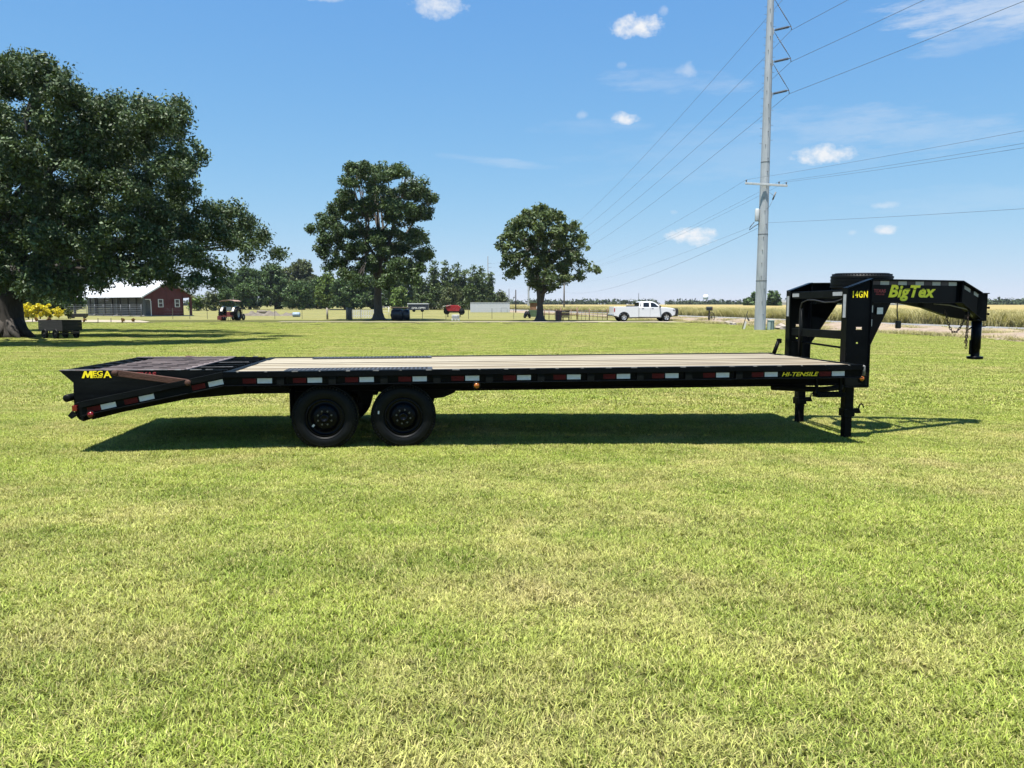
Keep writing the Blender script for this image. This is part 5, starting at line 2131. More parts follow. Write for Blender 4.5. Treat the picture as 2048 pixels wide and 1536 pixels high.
# roof, both slopes as sheets with ribs
for s in (0, 1):
    v0, v1 = (-.55, BWD / 2) if s == 0 else (BWD / 2, BWD + .55)
    f = lambda v: EZ - .18 + (RZ - EZ) * (v + .0) / (BWD / 2) + .12 if s == 0 else EZ - .18 + (RZ - EZ) * (BWD - v) / (BWD / 2) + .12
    m = MB()
    m.prism([(v0, f(v0)), (v1, f(v1)), (v1, f(v1) + .06), (v0, f(v0) + .06)], gab, -.45, BL)
    rf = m.build('roof', M_ROOFW, barn)
    for u in np.arange(-.3, BL, .9):
        m = MB()
        m.prism([(v0, f(v0) + .0605), (v1, f(v1) + .0605), (v1, f(v1) + .09), (v0, f(v0) + .09)], lambda a, b, t: bp(t, a, b), u, u + .05)
        m.build('roof_rib', M_ROOFW, rf)
    m = MB()
    m.prism([(v0, f(v0) - .12), (v1, f(v1) - .12), (v1, f(v1) + .07), (v0, f(v0) + .07)], gab, -.49, -.452)
    m.build('barge_board', M_TRIMW, rf)
# posts of the lean-to along the long side
for u in (.08, 7.4, 14.0, 20.6):
    m = MB()
    m.prism([(u, 0), (u + .28, 0), (u + .28, EZ - .25), (u, EZ - .25)], lambda a, b, t: bp(a, t, b), .02, .30)
    m.build('post', M_SIDING, barn)
    m = MB()
    m.prism([(u - .12, 0), (u + .4, 0), (u + .4, .18), (u - .12, .18)], lambda a, b, t: bp(a, t, b), -.1, .018)
    m.build('post_footing', M_CONC, barn)
m = MB()
m.prism([(BWD - .32, 0), (BWD - .05, 0), (BWD - .05, EZ - .3), (BWD - .32, EZ - .3)], gab, .02, .28)
m.build('post', M_REDW, barn)
# inner wall of horizontal siding, board by board
for k in range(9):
    z0 = .1 + k * .30
    m = MB()
    m.prism([(.2, z0), (BL - .3, z0), (BL - .3, z0 + .285), (.2, z0 + .285)], lambda a, b, t: bp(a, t, b), 2.0 + (k % 2) * .015, 2.06 + (k % 2) * .015)
    m.build('siding_board', M_SIDING, barn)
for u in np.arange(1.2, BL - 1, 2.3):
    m = MB()
    m.prism([(u, .1), (u + .14, .1), (u + .14, 2.8), (u, 2.8)], lambda a, b, t: bp(a, t, b), 1.9, 1.995)
    m.build('wall_post', M_TRIM, barn)
m = MB()
m.prism([(0, 0), (BL, 0), (BL, 2.9), (0, 2.9)], lambda a, b, t: bp(a, t, b), BWD - 1.5, BWD - 1.36)
m.build('rear_wall', M_DARKIN, barn)
m = MB()
m.prism([(-.3, -.8), (BL, -.8), (BL, BWD), (-.3, BWD)], lambda a, b, t: bp(a, b, t), .0, .11)
m.build('slab', M_CONC, barn)
# pipe panel fence in front of the lean-to
pf = thing('pipe_fence', 'grey pipe rail panels closing the open side of the barn', 'fence', cnr + bp(0, -1.0, 0))
for k in range(6):
    z = .35 + k * .24
    MB().tube([bp(-1.0, .2, z), bp(3, .1, z), bp(9, .0, z), bp(BL + .5, 0, z)], .022, 5).build('rail', M_PIPE, pf)
for u in (-1.0, 2.0, 4.5, 7.0, 9.5, 12, 14.5):
    MB().tube([bp(u, .08, 0), bp(u, .08, 1.62)], .032, 6).build('post', M_PIPE, pf)
# long dark feed trough at the left end of the barn
tr = thing('feed_trough', 'low dark trough in front of the barn beside the yellow bushes', 'trough', (xa(158, 92), 92, 0))
MB().prism([(-.95, .55), (-.85, .15), (.85, .15), (.95, .55), (.88, .55), (.80, .2), (-.80, .2), (-.88, .55)], lambda a, b, t: Vector((a, t, b)), -.35, .35).build('trough_shell', M_TRIM, tr)
MB().box(-.9, .9, -.36, -.352, .16, .55).build('side_panel', M_TRIM, tr)
for x in (-.7, .7):
    MB().box(x - .04, x + .04, -.3, .3, 0, .149).build('leg', M_TRIM, tr)

# bushes and little plants in the bed before the barn
M_YLEAF = mat('yellow_leaves', (.62, .50, .012), .55, color2=(.78, .70, .03), vscale=2.0, island=.4, transl=.3)
M_OLEAF = mat('orange_leaves', (.24, .12, .02), .6, color2=(.34, .2, .04), vscale=3, island=.4, transl=.2)
M_GLEAF = leafm('green_bush_leaves', (.04, .06, .015), (.10, .12, .03))


def bush(name, label, px, base_y, wpx, hpx, m, group, per=40, cat='bush'):
    Y = CAM_H * FPX / (base_y - 608)
    b = Vector((xa(px, Y), Y, 0))
    w = wpx / FPX * Y
    h = hpx / FPX * Y
    t = thing(name, label, cat, b, 0, group)
    lob = []
    for k in range(9):
        a = random.uniform(0, 2 * PI)
        rr = random.uniform(.0, .32) * w
        lob.append((math.cos(a) * rr, math.sin(a) * rr, h * random.uniform(.30, .68), h * random.uniform(.20, .30)))
    lob.append((random.uniform(-.1, .1) * w, 0, h * .76, h * .22))
    lob.append((0, 0, h * .25, h * .26))
    place('foliage', leaves(lobe_clumps(lob, 26 / (h * h), h * .13), per, max(.10, h * .13), m, 'foliage'), t, (0, 0, 0))
    mm = MB()
    for k in range(4):
        mm.tube([(0, 0, 0), (random.uniform(-.2, .2) * w, random.uniform(-.2, .2) * w, h * .6)], [.03, .012], 5)
    mm.build('stems', M_BARK, t)
    return t


GY = 'yellow bushes beside the oak trunk'
bush('yellow_bush', 'tallest yellow bush right beside the oak trunk', 58, 639, 48, 36, M_YLEAF, GY)
bush('yellow_bush', 'second yellow bush from the oak trunk', 80, 638.5, 46, 34, M_YLEAF, GY)
bush('yellow_bush', 'third yellow bush from the oak trunk', 99, 638, 44, 31, M_YLEAF, GY)
bush('yellow_bush', 'smallest yellow bush, farthest from the oak trunk', 118, 637, 38, 24, M_YLEAF, GY)
bush('green_bush', 'olive green bush at the right end of the yellow bushes', 137, 637.5, 24, 24, M_GLEAF, None)
GO = 'small orange plants in the bed before the barn'
for (px, by, lb) in ((73, 643, 'small orange plant below the tallest yellow bush'), (98, 643, 'small orange plant below the third yellow bush'), (169, 645, 'small orange plant right of the cart'),
                     (246, 645, 'left one of the two small orange plants at the right end of the bed'), (267, 644, 'rightmost small orange plant in the bed before the barn')):
    bush('orange_plant', lb, px, by, 8, 9.5, M_OLEAF, GO, 18, 'plant')
GS = 'short stakes in the bed before the barn'
for (px, lb) in ((65, 'short dark stake under the tallest yellow bush'), (196, 'left short dark stake before the barn'), (222, 'right short dark stake before the barn')):
    Y = CAM_H * FPX / (645 - 608)
    o = MB().tube([(0, 0, -.05), (.02, 0, .42)], .03, 6).build('stake', M_BARK, None, (xa(px, Y), Y, 0))
    tag(o, lb, 'stake', GS)
bed_ = sheet('flower_bed', [(xa(40, 73), 73), (xa(290, 70), 70), (xa(295, 72), 72.5), (xa(270, 78), 79), (xa(40, 82), 84)], .034, M_SAND)
bed_['label'] = 'bare sandy flower bed before the yellow bushes and barn'

# ------------------------------------------------------------------ utility cart under the oak
M_CARTW = mat('shaded_weathered_boards', (.030, .034, .034), .85, color2=(.075, .080, .076), vscale=3, stretch=(1, 1, 5))  # boards toned down, putting the oak's shade into their colour
cart = thing('utility_cart', 'old dark wooden utility cart standing in the oak shade', 'cart', (xa(122, 37.8), 37.8, 0), R(-24))
cart.scale = (.88, .95, 1.12)
for k in range(3):
    z0 = .42 + k * .135
    for (y0, y1) in ((-.55, -.52), (.52, .55)):
        MB().box(-.98, .98, y0, y1, z0, z0 + .128).build('side_board', M_CARTW, cart)
    for (x0, x1) in ((-.98, -.95), (.95, .98)):
        MB().box(x0, x1, -.519, .519, z0, z0 + .128).build('end_board', M_CARTW, cart)
MB().box(-.98, .98, -.55, .55, .36, .4195).build('floor', M_CARTW, cart)
m = MB()
m.bar((-.2, 0, .33), (1.55, 0, .30), .07, .06)
m.bar((-.45, -.5, .22), (-.45, .5, .22), .06, .06)
m.bar((.45, -.5, .22), (.45, .5, .22), .06, .06)
for x in (-.45, .45):
    for y in (-.3, .3):
        m.bar((x, y, .24), (x, y, .36), .04, .04, (1, 0, 0))
m.build('undercarriage', M_TRIM, cart)
for x in (-.45, .45):
    for y in (-.56, .56):
        w = bpy.data.objects.new('wheel', None)
        COL.objects.link(w)
        w.parent = cart
        w.location = (x, y, .22)
        MB().lathe([(.11, -.05), (.17, -.07), (.21, -.06), (.22, 0), (.21, .06), (.17, .07), (.11, .05)], (0, 0, 0), 'Y', 18).build('tyre', M_TYRE, w)
        MB().lathe([(0, -.05), (.05, -.05), (.06, -.03), (.12, -.03), (.12, .03), (0, .05)], (0, 0, 0), 'Y', 14).build('rim', M_CARTW, w)

# ------------------------------------------------------------------ old tractor seen from behind
M_TRED = mat('faded_red_tractor', (.17, .030, .026), .6, color2=(.26, .05, .045), vscale=4)
M_TWHITE = mat('cream_fender', (.58, .55, .48), .6, var=.1, vscale=5)
M_CANOPY = mat('faded_canopy', (.28, .14, .10), .7, color2=(.42, .30, .24), vscale=3)
TY = 79.0
tc_ = thing('tractor', 'old red tractor with canopy seen from behind on the lawn', 'tractor', (xa(461, TY), TY, 0), R(-6))
tc_.scale = (.9, .9, .95)
for sx in (-1, 1):
    w = bpy.data.objects.new('rear_wheel', None)
    COL.objects.link(w)
    w.parent = tc_
    w.location = (sx * .88, 0, .72)
    m = MB()
    m.lathe([(.36, -.12), (.42, -.19), (.62, -.21), (.70, -.17), (.72, 0), (.70, .17), (.62, .21), (.42, .19), (.36, .12)], (0, 0, 0), 'X', 30)
    for k in range(22):
        for q in (-1, 1):
            M = Matrix.Rotation(2 * PI * (k + .5 * (q > 0)) / 22, 4, 'X') @ Matrix.Translation((q * .09, 0, .72)) @ Matrix.Rotation(q * .6, 4, 'Z')
            m.box(-.11, .11, -.03, .03, -.02, .035, M)
    m.build('tyre', M_TYRE, w)
    m = MB().lathe([(0, sx * -.02), (.12, sx * -.02), (.14, 0), (.34, 0), (.37, sx * .10)], (0, 0, 0), 'X', 22)
    m.build('rim', M_TWHITE, w)
    # curved fender over the wheel
    m = MB()
    pts = [(-.80 * math.cos(a), .72 + .80 * math.sin(a)) for a in np.linspace(.35, 2.5, 9)]
    q = [(-.84 * math.cos(a), .72 + .84 * math.sin(a)) for a in np.linspace(.35, 2.5, 9)]
    for k in range(8):
        m.prism([pts[k], q[k], q[k + 1], pts[k + 1]], lambda a, b, t: Vector((t, a, b)), sx * .55, sx * .80)
    m.build('fender', M_TWHITE, tc_)
    w = bpy.data.objects.new('front_wheel', None)
    COL.objects.link(w)
    w.parent = tc_
    w.location = (sx * .62, 1.95, .36)
    MB().lathe([(.16, -.07), (.26, -.10), (.34, -.08), (.36, 0), (.34, .08), (.26, .10), (.16, .07)], (0, 0, 0), 'X', 20).build('tyre', M_TYRE, w)
    MB().lathe([(0, -.05), (.17, -.05), (.17, .05), (0, .05)], (0, 0, 0), 'X', 16).build('rim', M_TWHITE, w)
MB().box(-.22, .22, -.45, 1.0, .48, .95).build('gearbox', M_TRED, tc_, bevel=.04)
MB().box(-.30, .30, 1.0, 2.2, .62, 1.22).build('bonnet', M_TRED, tc_, bevel=.06)
MB().tube([(-.85, 0, .72), (.85, 0, .72)], .09, 10).build('rear_axle', M_TRED, tc_)
MB().tube([(-.6, 1.95, .36), (.6, 1.95, .42)], .05, 8).build('front_axle', M_TRED, tc_)
MB().box(-.30, .30, -.28, .18, 1.06, 1.14).build('seat', M_TWHITE, tc_, bevel=.03)
MB().box(-.30, .30, -.34, -.282, 1.06, 1.46).build('seat_back', M_TWHITE, tc_, bevel=.03)
MB().lathe([(.17, .0), (.19, .02), (.17, .04), (.155, .02)], (0, .62, 1.40), 'Z', 16).build('steering_wheel', M_TRIM, tc_)
for (x, y) in ((-.48, -.35), (.48, -.35), (-.44, .75), (.44, .75)):
    MB().tube([(x, y, .95), (x, y, 2.08)], .025, 6).build('canopy_post', M_TRIM, tc_)
m = MB()
cvp = [(-.92, 2.02), (-.6, 2.13), (0, 2.18), (.6, 2.13), (.92, 2.02)]
for k in range(4):
    m.prism([cvp[k], cvp[k + 1], (cvp[k + 1][0], cvp[k + 1][1] + .05), (cvp[k][0], cvp[k][1] + .05)], lambda a, b, t: Vector((a, t, b)), -.65, .95)
m.build('canopy', M_CANOPY, tc_)
MB().tube([(-.18, 1.3, 1.22), (-.18, 1.3, 2.55)], .035, 8).build('exhaust_stack', M_TRIM, tc_)
m = MB()
m.bar((-1.0, -1.0, .48), (.75, -1.0, .48), .10, .12)
m.bar((-.4, -.5, .55), (-.4, -1.0, .5), .05, .06)
m.bar((.4, -.5, .55), (.4, -1.0, .5), .05, .06)
m.box(-1.02, -.55, -1.08, -.86, .10, .46)
m.build('implement_frame', M_TRED, tc_)
for x in (-.30, -.05, .22, .48):
    MB().tube([(x, -1.0, .46), (x + .03, -1.08, .2), (x + .01, -1.0, -.05)], .030, 6).build('tine', M_TRIM, tc_)

# ------------------------------------------------------------------ pasture things
M_DIRT = mat('dirt_heap', (.12, .10, .075), .95, color2=(.22, .19, .15), vscale=2, bump=.6, bscale=6)
DY = 112.0
hv = []
xs_, ys_ = np.linspace(-5.2, 5.2, 40), np.linspace(-2.0, 2.0, 14)
for y in ys_:
    for x in xs_:
        e = max(0, 1 - (x / 5.2) ** 2) * max(0, 1 - (y / 2.0) ** 2)
        hv.append((x, y, e * (.45 + .25 * math.sin(x * 2.3) + .18 * math.sin(x * 5.1 + y * 3)) + rng.uniform(-.04, .06) * e - .02))
a, b = len(xs_), len(ys_)
ii, jj = np.meshgrid(np.arange(a - 1), np.arange(b - 1))
k0 = (jj * a + ii).ravel()
o = bpy.data.objects.new('dirt_heap', raw_mesh('dirt_heap', np.array(hv), np.stack([k0, k0 + 1, k0 + a + 1, k0 + a], -1), M_DIRT))
COL.objects.link(o)
o.location = (xa(533, DY), DY, 0)
tag(o, 'long low heap of dirt in the pasture right of the tractor', 'dirt heap')
M_LOG = mat('old_log', (.10, .085, .065), .95, color2=(.17, .15, .12), vscale=4)
lg = MB()
lg.tube([(-.75, 0, .36), (-.2, .05, .38), (.4, 0, .36), (.78, .02, .34)], [.30, .33, .31, .26], 12)
o = lg.build('log', M_LOG, None, (xa(524, 121), 121, .05))
tag(o, 'fat grey log lying behind the dirt heap', 'log')
M_BLUE = mat('blue_plastic', (.22, .32, .44), .5, color2=(.36, .44, .52), vscale=3)
dr = thing('blue_drum', 'pale blue plastic drum lying in the pasture', 'drum', (xa(593, 101), 101, 0))
MB().lathe([(0, -.46), (.27, -.46), (.30, -.42), (.30, -.16), (.315, -.14), (.30, -.12), (.30, .12), (.315, .14), (.30, .16), (.30, .42), (.27, .46), (0, .46)], (0, 0, .30), 'X', 20).build('drum_body', M_BLUE, dr)
MB().lathe([(0, .02), (.04, .02), (.04, -.02)], (.462, 0, .42), 'X', 8).build('bung', M_TRIMW, dr)

# wire fence along the far side of the lawn
M_TPOST = mat('t_post', (.055, .060, .050), .7, color2=(.10, .09, .06), vscale=5)
FY = 86.5
fence = thing('wire_fence', 'low wire fence on thin posts along the far edge of the lawn', 'fence', (xa(720, FY), FY, 0))
fx0 = xa(720, FY)
for px in (346, 380, 415, 485.5, 550, 604.5, 722, 845, 892, 937, 984, 1027.5, 1110):
    x = xa(px, FY) - fx0
    m = MB()
    m.box(x - .025, x + .025, -.03, -.018, -.1, 1.22)
    m.box(x - .006, x + .006, -.0175, .03, -.1, 1.22)
    m.build('post', M_TPOST, fence)
for z in (.28, .62, .95, 1.15):
    MB().tube([(xa(330, FY) - fx0, 0, z), (0, 0, z - .03), (xa(1110, FY) - fx0, 0, z)], .004, 4).build('wire', M_WIRE, fence)
# wooden brace with a rail and a stack of rolled panels
M_PWOOD = mat('grey_fence_wood', (.14, .125, .10), .9, color2=(.26, .24, .20), vscale=4, stretch=(4, 4, .5))
br = thing('fence_brace', 'wooden fence brace of two posts and a top rail left of the shade tree', 'fence', (xa(655, 85), 85, 0))
MB().tube([(0, 0, -.1), (-.03, 0, 1.28)], [.11, .10], 10).build('post', M_PWOOD, br)
xr = xa(694, 85) - xa(655, 85)
MB().tube([(xr, 0, -.1), (xr, 0, 1.32)], [.11, .10], 10).build('post', M_PWOOD, br)
MB().tube([(.1, 0, 1.08), (xr - .1, 0, 1.08)], .06, 8).build('rail', M_PWOOD, br)
rl = thing('wire_roll', 'upright grey roll of fencing wire beside the wooden brace', 'wire roll', (xa(700, 84.4), 84.4, 0))
for k in range(9):
    z = .08 + k * .14
    MB().lathe([(.27, z), (.285, z + .02), (.27, z + .04), (.255, z + .02)], (0, 0, 0), 'Z', 18).build('wire_ring', M_GALVD, rl)
for k in range(12):
    a = 2 * PI * k / 12
    MB().tube([(.27 * math.cos(a), .27 * math.sin(a), 0), (.27 * math.cos(a), .27 * math.sin(a), 1.28)], .018, 5).build('wire_stay', M_GALVD, rl)
MB().tube([(0, 0, 0), (0, 0, 1.24)], .20, 12).build('core', M_PWOOD, rl)
pk = thing('picket_fence', 'white picket fence panel just left of the shade tree', 'fence', (xa(727, 90), 90, 0))
pm_ = MB()
pm_.prism([(-.045, .10), (.045, .10), (.045, .98), (0, 1.06), (-.045, .98)], lambda a, b, t: Vector((a, t, b)), -.012, .012)
pm_ = pm_.mesh('picket', M_TRIMW)
pwid = xa(752, 90) - xa(704, 90)
for k in range(15):
    place('picket', pm_, pk, (-pwid / 2 + pwid * k / 14, -.03, random.uniform(-.02, .04)))
for z in (.30, .85):
    MB().box(-pwid / 2, pwid / 2, -.016, .02, z, z + .08).build('rail', M_TRIMW, pk)
gt = thing('small_gate', 'small pale pipe gate right of the shade tree trunk', 'gate', (xa(773, 92), 92, 0))
for x in (-.55, .30):
    MB().tube([(x, 0, .0), (x, 0, 1.38)], .035, 6).build('post', M_TRIMW, gt)
for z in (.5, .85, 1.32):
    MB().tube([(-.55, 0, z), (.30, 0, z)], .028, 6).build('rail', M_TRIMW, gt)

# wrapped round bales
M_WRAP = mat('dark_bale_wrap', (.012, .014, .022), .38, color2=(.035, .036, .048), vscale=2.5, bump=.5, bscale=5)
M_BOARD = mat('pinkish_board', (.26, .19, .16), .8, var=.15, vscale=3)
for (px, r, w, lb, rz) in ((795, .60, 1.25, 'dark wrapped round bale right of the shade tree, the left of the pair', .05), (813, .58, .70, 'dark wrapped round bale right of the shade tree, the right of the pair', .1)):
    t = thing('round_bale', lb, 'bale', (xa(px, 80.2), 80.2, 0), rz, 'dark wrapped bales')
    m = MB()
    m.lathe([(0, -w / 2), (r * .75, -w / 2), (r * .96, -w / 2 + .08), (r, -w / 2 + .2), (r * 1.01, 0), (r, w / 2 - .2), (r * .96, w / 2 - .08), (r * .75, w / 2), (0, w / 2)], (0, 0, r * .97), 'X', 28)
    m.build('bale', M_WRAP, t)
    for k in range(5):
        x = -w / 2 + .2 + (w - .4) * k / 4
        MB().lathe([(r * 1.012, x - .02), (r * 1.022, x), (r * 1.012, x + .02)], (0, 0, r * .97), 'X', 28).build('wrap_seam', M_WRAP, t)
# flat hay wagon behind the bales
hw = thing('hay_wagon', 'flat pinkish board wagon just behind the wrapped bales', 'wagon', (xa(800, 96), 96, 0))
for k in range(4):
    MB().box(-1.15, 1.15, -.6 + k * .3, -.32 + k * .3, 1.25, 1.31).build('board', M_BOARD, hw)
MB().box(-1.1, 1.1, -.05, .05, 1.12, 1.249).build('beam', M_TRIM, hw)
for x in (-.8, .8):
    for y in (-.5, .5):
        MB().lathe([(0, -.08), (.26, -.08), (.32, -.05), (.32, .05), (.26, .08), (0, .08)], (x, y, .32), 'Y', 16).build('wheel', M_TYRE, hw)
    MB().box(x - .05, x + .05, -.45, .45, .30, 1.119).build('bolster', M_TRIM, hw)

# dark box trailer with lettering
M_NAVY = mat('navy_panel', (.010, .014, .026), .45, var=.2, vscale=3)
BXY = 165.0
bt = thing('box_trailer', 'dark navy box trailer with white roof edge and white lettering', 'trailer', (xa(836, BXY), BXY, 0))
bw2 = (856 - 816) / FPX * BXY / 2
zt = za(606.5, BXY)
zb = .38
MB().box(-bw2, bw2, 0, 2.2, zb, zt - .2).build('box', M_NAVY, bt, bevel=.03)
MB().box(-bw2 - .12, bw2 + .05, -.06, 2.26, zt - .199, zt).build('roof', M_ROOFW, bt)
MB().box(-bw2 - .06, -bw2 - .002, -.02, .1, zb, zt - .2).build('corner_post', M_TRIMW, bt)
for x in (-.9, .9):
    MB().lathe([(0, -.1), (.3, -.1), (.36, -.06), (.36, .06), (.3, .1), (0, .1)], (x, .2, .36), 'Y', 18).build('wheel', M_TYRE, bt)
me = fit(lettering('GMA OPPM', .6, M_WHITED, bold=.01, thick=.005), 2.9, .42)
place('lettering', me, bt, (-1.45 + .1, -.008, .62), (PI / 2, 0, 0))

# red grain wagon and a grey tank cube before it
M_WRED = mat('bright_red_wagon', (.42, .012, .022), .5, color2=(.52, .03, .04), vscale=3)
gw = thing('grain_wagon', 'bright red gravity wagon with white slats behind the fence', 'wagon', (xa(908, 100), 100, 0))
gw.scale = (.88, .88, .95)
f_ = lambda a, b, t: Vector((a, t, b))
MB().prism([(-.85, .82), (.80, .80), (1.0, 1.35), (.55, 1.62), (-1.0, 1.62), (-1.15, 1.3)], f_, -.7, .7).build('hopper', M_WRED, gw, bevel=.03)
for k in range(7):
    x = -.8 + k * .26
    MB().prism([(x, .86), (x + .05, .86), (x + .05, 1.55), (x, 1.55)], f_, -.73, -.702).build('stiffener', M_WRED, gw)
for (x, z) in ((-1.35, 1.48), (-.75, 1.58)):
    MB().bar((x - .28, -.5, z - .10), (x + .28, -.5, z + .08), .6, .05).build('slat', M_TRIMW, gw)
for x in (-1.05, 1.15):
    for y in (-.55, .55):
        MB().lathe([(0, -.1), (.34, -.1), (.42, -.06), (.42, .06), (.34, .1), (0, .1)], (x, y, .78 if x < 0 else .72), 'Y', 18).build('wheel', M_TYRE, gw)
MB().box(-.95, .95, -.5, .5, .60, .7985).build('running_gear', M_TRIM, gw)
for x in (-.9, .9):
    for y in (-.4, .4):
        MB().bar((x, y, 0), (x, y, .6), .08, .08, (1, 0, 0)).build('leg', M_TRIM, gw)
M_TANK = mat('grey_tank', (.30, .32, .33), .6, color2=(.44, .46, .46), vscale=4)
tb = thing('tank_cube', 'grey plastic tank in a cage standing below the red wagon', 'tank', (xa(911.5, 80.5), 80.5, 0))
MB().box(-.36, .36, -.36, .36, .16, .56).build('tank', M_TANK, tb, bevel=.05)
for x in (-.38, -.13, .13, .38):
    MB().tube([(x, -.385, .14), (x, -.385, .60)], .012, 5).build('cage_bar', M_TRIMW, tb)
for z in (.2, .38, .58):
    MB().tube([(-.4, -.40, z), (.4, -.40, z)], .012, 5).build('cage_bar', M_TRIMW, tb)
for k in range(3):
    MB().box(-.42 + k * .32, -.22 + k * .32, -.42, .42, 0, .13).build('pallet_foot', M_TRIMW, tb)

# white corrugated container
CY = 155.0
cw = (1019 - 940.5) / FPX * CY
ct_ = thing('metal_container', 'long white corrugated metal container before the poplars', 'container', (xa(980, CY), CY, 0))
zt = za(605.3, CY)
MB().box(-cw / 2, cw / 2, .03, 2.4, .02, zt).build('shell', M_ROOFW, ct_)
cr = MB().prism([(-.07, .03), (-.04, -.01), (.04, -.01), (.07, .03)], lambda a, b, t: Vector((a, b, t)), .06, zt - .08).mesh('corrugation', M_ROOFW)
for k in range(27):
    place('corrugation', cr, ct_, (-cw / 2 + .15 + k * (cw - .3) / 26, 0, 0))
MB().box(-cw / 2 - .02, cw / 2 + .02, -.03, 2.42, zt + .001, zt + .06).build('roof', M_ROOFW, ct_)
for (x0, x1) in ((cw / 2 - 1.7, cw / 2 - .5),):
    m = MB()
    for x in (x0, x1):
        m.tube([(x, -1.5, 0), (x, -1.5, .95)], .03, 5)
    m.tube([(x0, -1.5, .9), (x1, -1.5, .9)], .03, 5)
    o = m.build('hitching_rail', M_PIPE, None, (xa(980, CY), CY, 0))
    tag(o, 'small pipe rail before the right end of the white container', 'rail')

# green cart with a brown box behind the young tree
M_GREENW = mat('green_cart_paint', (.045, .085, .040), .6, color2=(.07, .12, .055), vscale=3)
M_BROWN = mat('brown_box_wood', (.17, .085, .045), .8, color2=(.25, .13, .07), vscale=3)
gc = thing('green_cart', 'green cart carrying a brown box behind the young tree trunk', 'cart', (xa(1067, 92), 92, 0))
MB().prism([(-.75, .20), (.6, .15), (.7, .98), (-.55, .98)], f_, -.5, .5).build('bin', M_GREENW, gc, bevel=.02)
MB().box(-.42, .6, -.45, .45, .981, 1.82).build('box', M_BROWN, gc, bevel=.02)
MB().box(-.55, .7, -.55, .55, 1.821, 1.90).build('lid', M_GREENW, gc, bevel=.01)
for (x, rz) in ((-.95, .3), (-.55, -.2)):
    o = MB().lathe([(.12, -.09), (.30, -.12), (.42, -.09), (.44, 0), (.42, .09), (.30, .12), (.12, .09)], (0, 0, 0), 'X', 20).build('tyre', M_TYRE, gc, (x, -.7, .44))
    o.rotation_euler = (0, .35 if x < -.8 else -.25, rz)
sg = thing('small_sign', 'little white and red sign on a stake left of the young tree', 'sign', (xa(1074.5, 85), 85, 0))
MB().tube([(0, 0, 0), (0, 0, 1.4)], .02, 5).build('stake', M_PWOOD, sg)
MB().box(-.1, .1, -.03, -.018, 1.15, 1.42).build('white_panel', M_TRIMW, sg)
MB().box(-.06, .06, -.03, -.018, .70, .98).build('red_panel', M_REDD, sg)

# rusty pipe pen with gate panels, red feeder
M_RPIPE = mat('rusty_pipe', (.10, .055, .040), .7, color2=(.18, .10, .075), vscale=5)
M_FEED = mat('faded_red_feeder', (.20, .06, .05), .75, color2=(.34, .16, .13), vscale=4)
pen = thing('pipe_pen', 'rusty pipe fence between the young tree and the white pickup', 'fence', (xa(1150, 84), 84, 0))
px0 = xa(1150, 84)
for px in (1089, 1098, 1113, 1121, 1142, 1154):
    x = xa(px, 84) - px0
    MB().tube([(x, 0, -.05), (x, 0, 1.32 if px in (1121, 1154) else 1.15)], .06 if px in (1121, 1154) else .04, 8).build('post', M_RPIPE, pen)
for z in (.55, 1.02):
    MB().tube([(xa(1086, 84) - px0, 0, z), (xa(1154, 84) - px0, 0, z)], .03, 6).build('rail', M_RPIPE, pen)
gp_ = thing('cattle_panels', 'grey pipe cattle panels reaching from the rusty pen to the pickup', 'fence', (xa(1185, 82), 82, 0))
px0 = xa(1185, 82)
for px in (1156, 1163, 1171, 1178.5, 1186, 1195, 1205, 1214.5):
    x = xa(px, 82) - px0
    MB().tube([(x, 0, -.02), (x, 0, 1.05 if px not in (1178.5, 1214.5) else 1.2)], .022 if px not in (1178.5, 1214.5) else .05, 6).build('post', M_RPIPE, gp_)
for z in (.12, .35, .58, .80, 1.0):
    MB().tube([(xa(1156, 82) - px0, 0, z), (xa(1214, 82) - px0, 0, z)], .018, 6).build('rail', M_PIPE, gp_)
fd = thing('hay_feeder', 'faded red wooden feeder box with dark slots by the pen', 'feeder', (xa(1125, 80), 80, 0))
MB().box(-.72, -.10, -.3, .3, .03, 1.0).build('side_box', M_FEED, fd, bevel=.02)
for x in (-.62, -.28):
    MB().box(x - .05, x + .05, -.325, -.302, .08, .95).build('stile', M_BOARD, fd)
for k in range(4):
    z0 = .30 + k * .17
    MB().box(-.095, .72, -.25, .25, z0, z0 + .12).build('slat', M_TRIM, fd)
MB().box(-.095, .74, -.27, .27, .98, 1.02).build('top', M_BOARD, fd)
MB().box(-.095, .72, -.27, -.252, .62, .66).build('rail', M_BOARD, fd)
for x in (.05, .66):
    MB().box(x - .04, x + .04, -.2, .2, 0, .299).build('leg', M_TRIM, fd)

# ------------------------------------------------------------------ roadside things
M_BOXBLK = mat('mailbox_black', (.010, .016, .014), .4, var=.2)
mbx = thing('mailbox', 'black mailbox on a dark post by the driveway', 'mailbox', (xa(1418, 71.2), 71.2, .03))
MB().tube([(0, 0, -.05), (0, 0, 1.05)], .075, 8).build('post', M_BARK, mbx)
pr = [(-.16, 1.06), (.16, 1.06), (.16, 1.28)] + [(.16 * math.cos(a), 1.28 + .14 * math.sin(a)) for a in np.linspace(.3, PI - .3, 7)] + [(-.16, 1.28)]
MB().prism(pr, lambda a, b, t: Vector((t, a, b)), -.27, .27).build('box', M_BOXBLK, mbx, bevel=.01)
MB().box(.20, .22, -.178, -.166, 1.15, 1.38).build('flag', M_TLAMP, mbx)
wwh = thing('wagon_wheel', 'thin dark wagon wheel leaning against the mailbox post', 'wheel', (xa(1422.5, 70.8), 70.8, .47), R(38))
MB().lathe([(.43, -.02), (.47, -.02), (.47, .02), (.43, .02)], (0, 0, 0), 'Y', 28, closed=True).build('felloe', M_BARK, wwh)
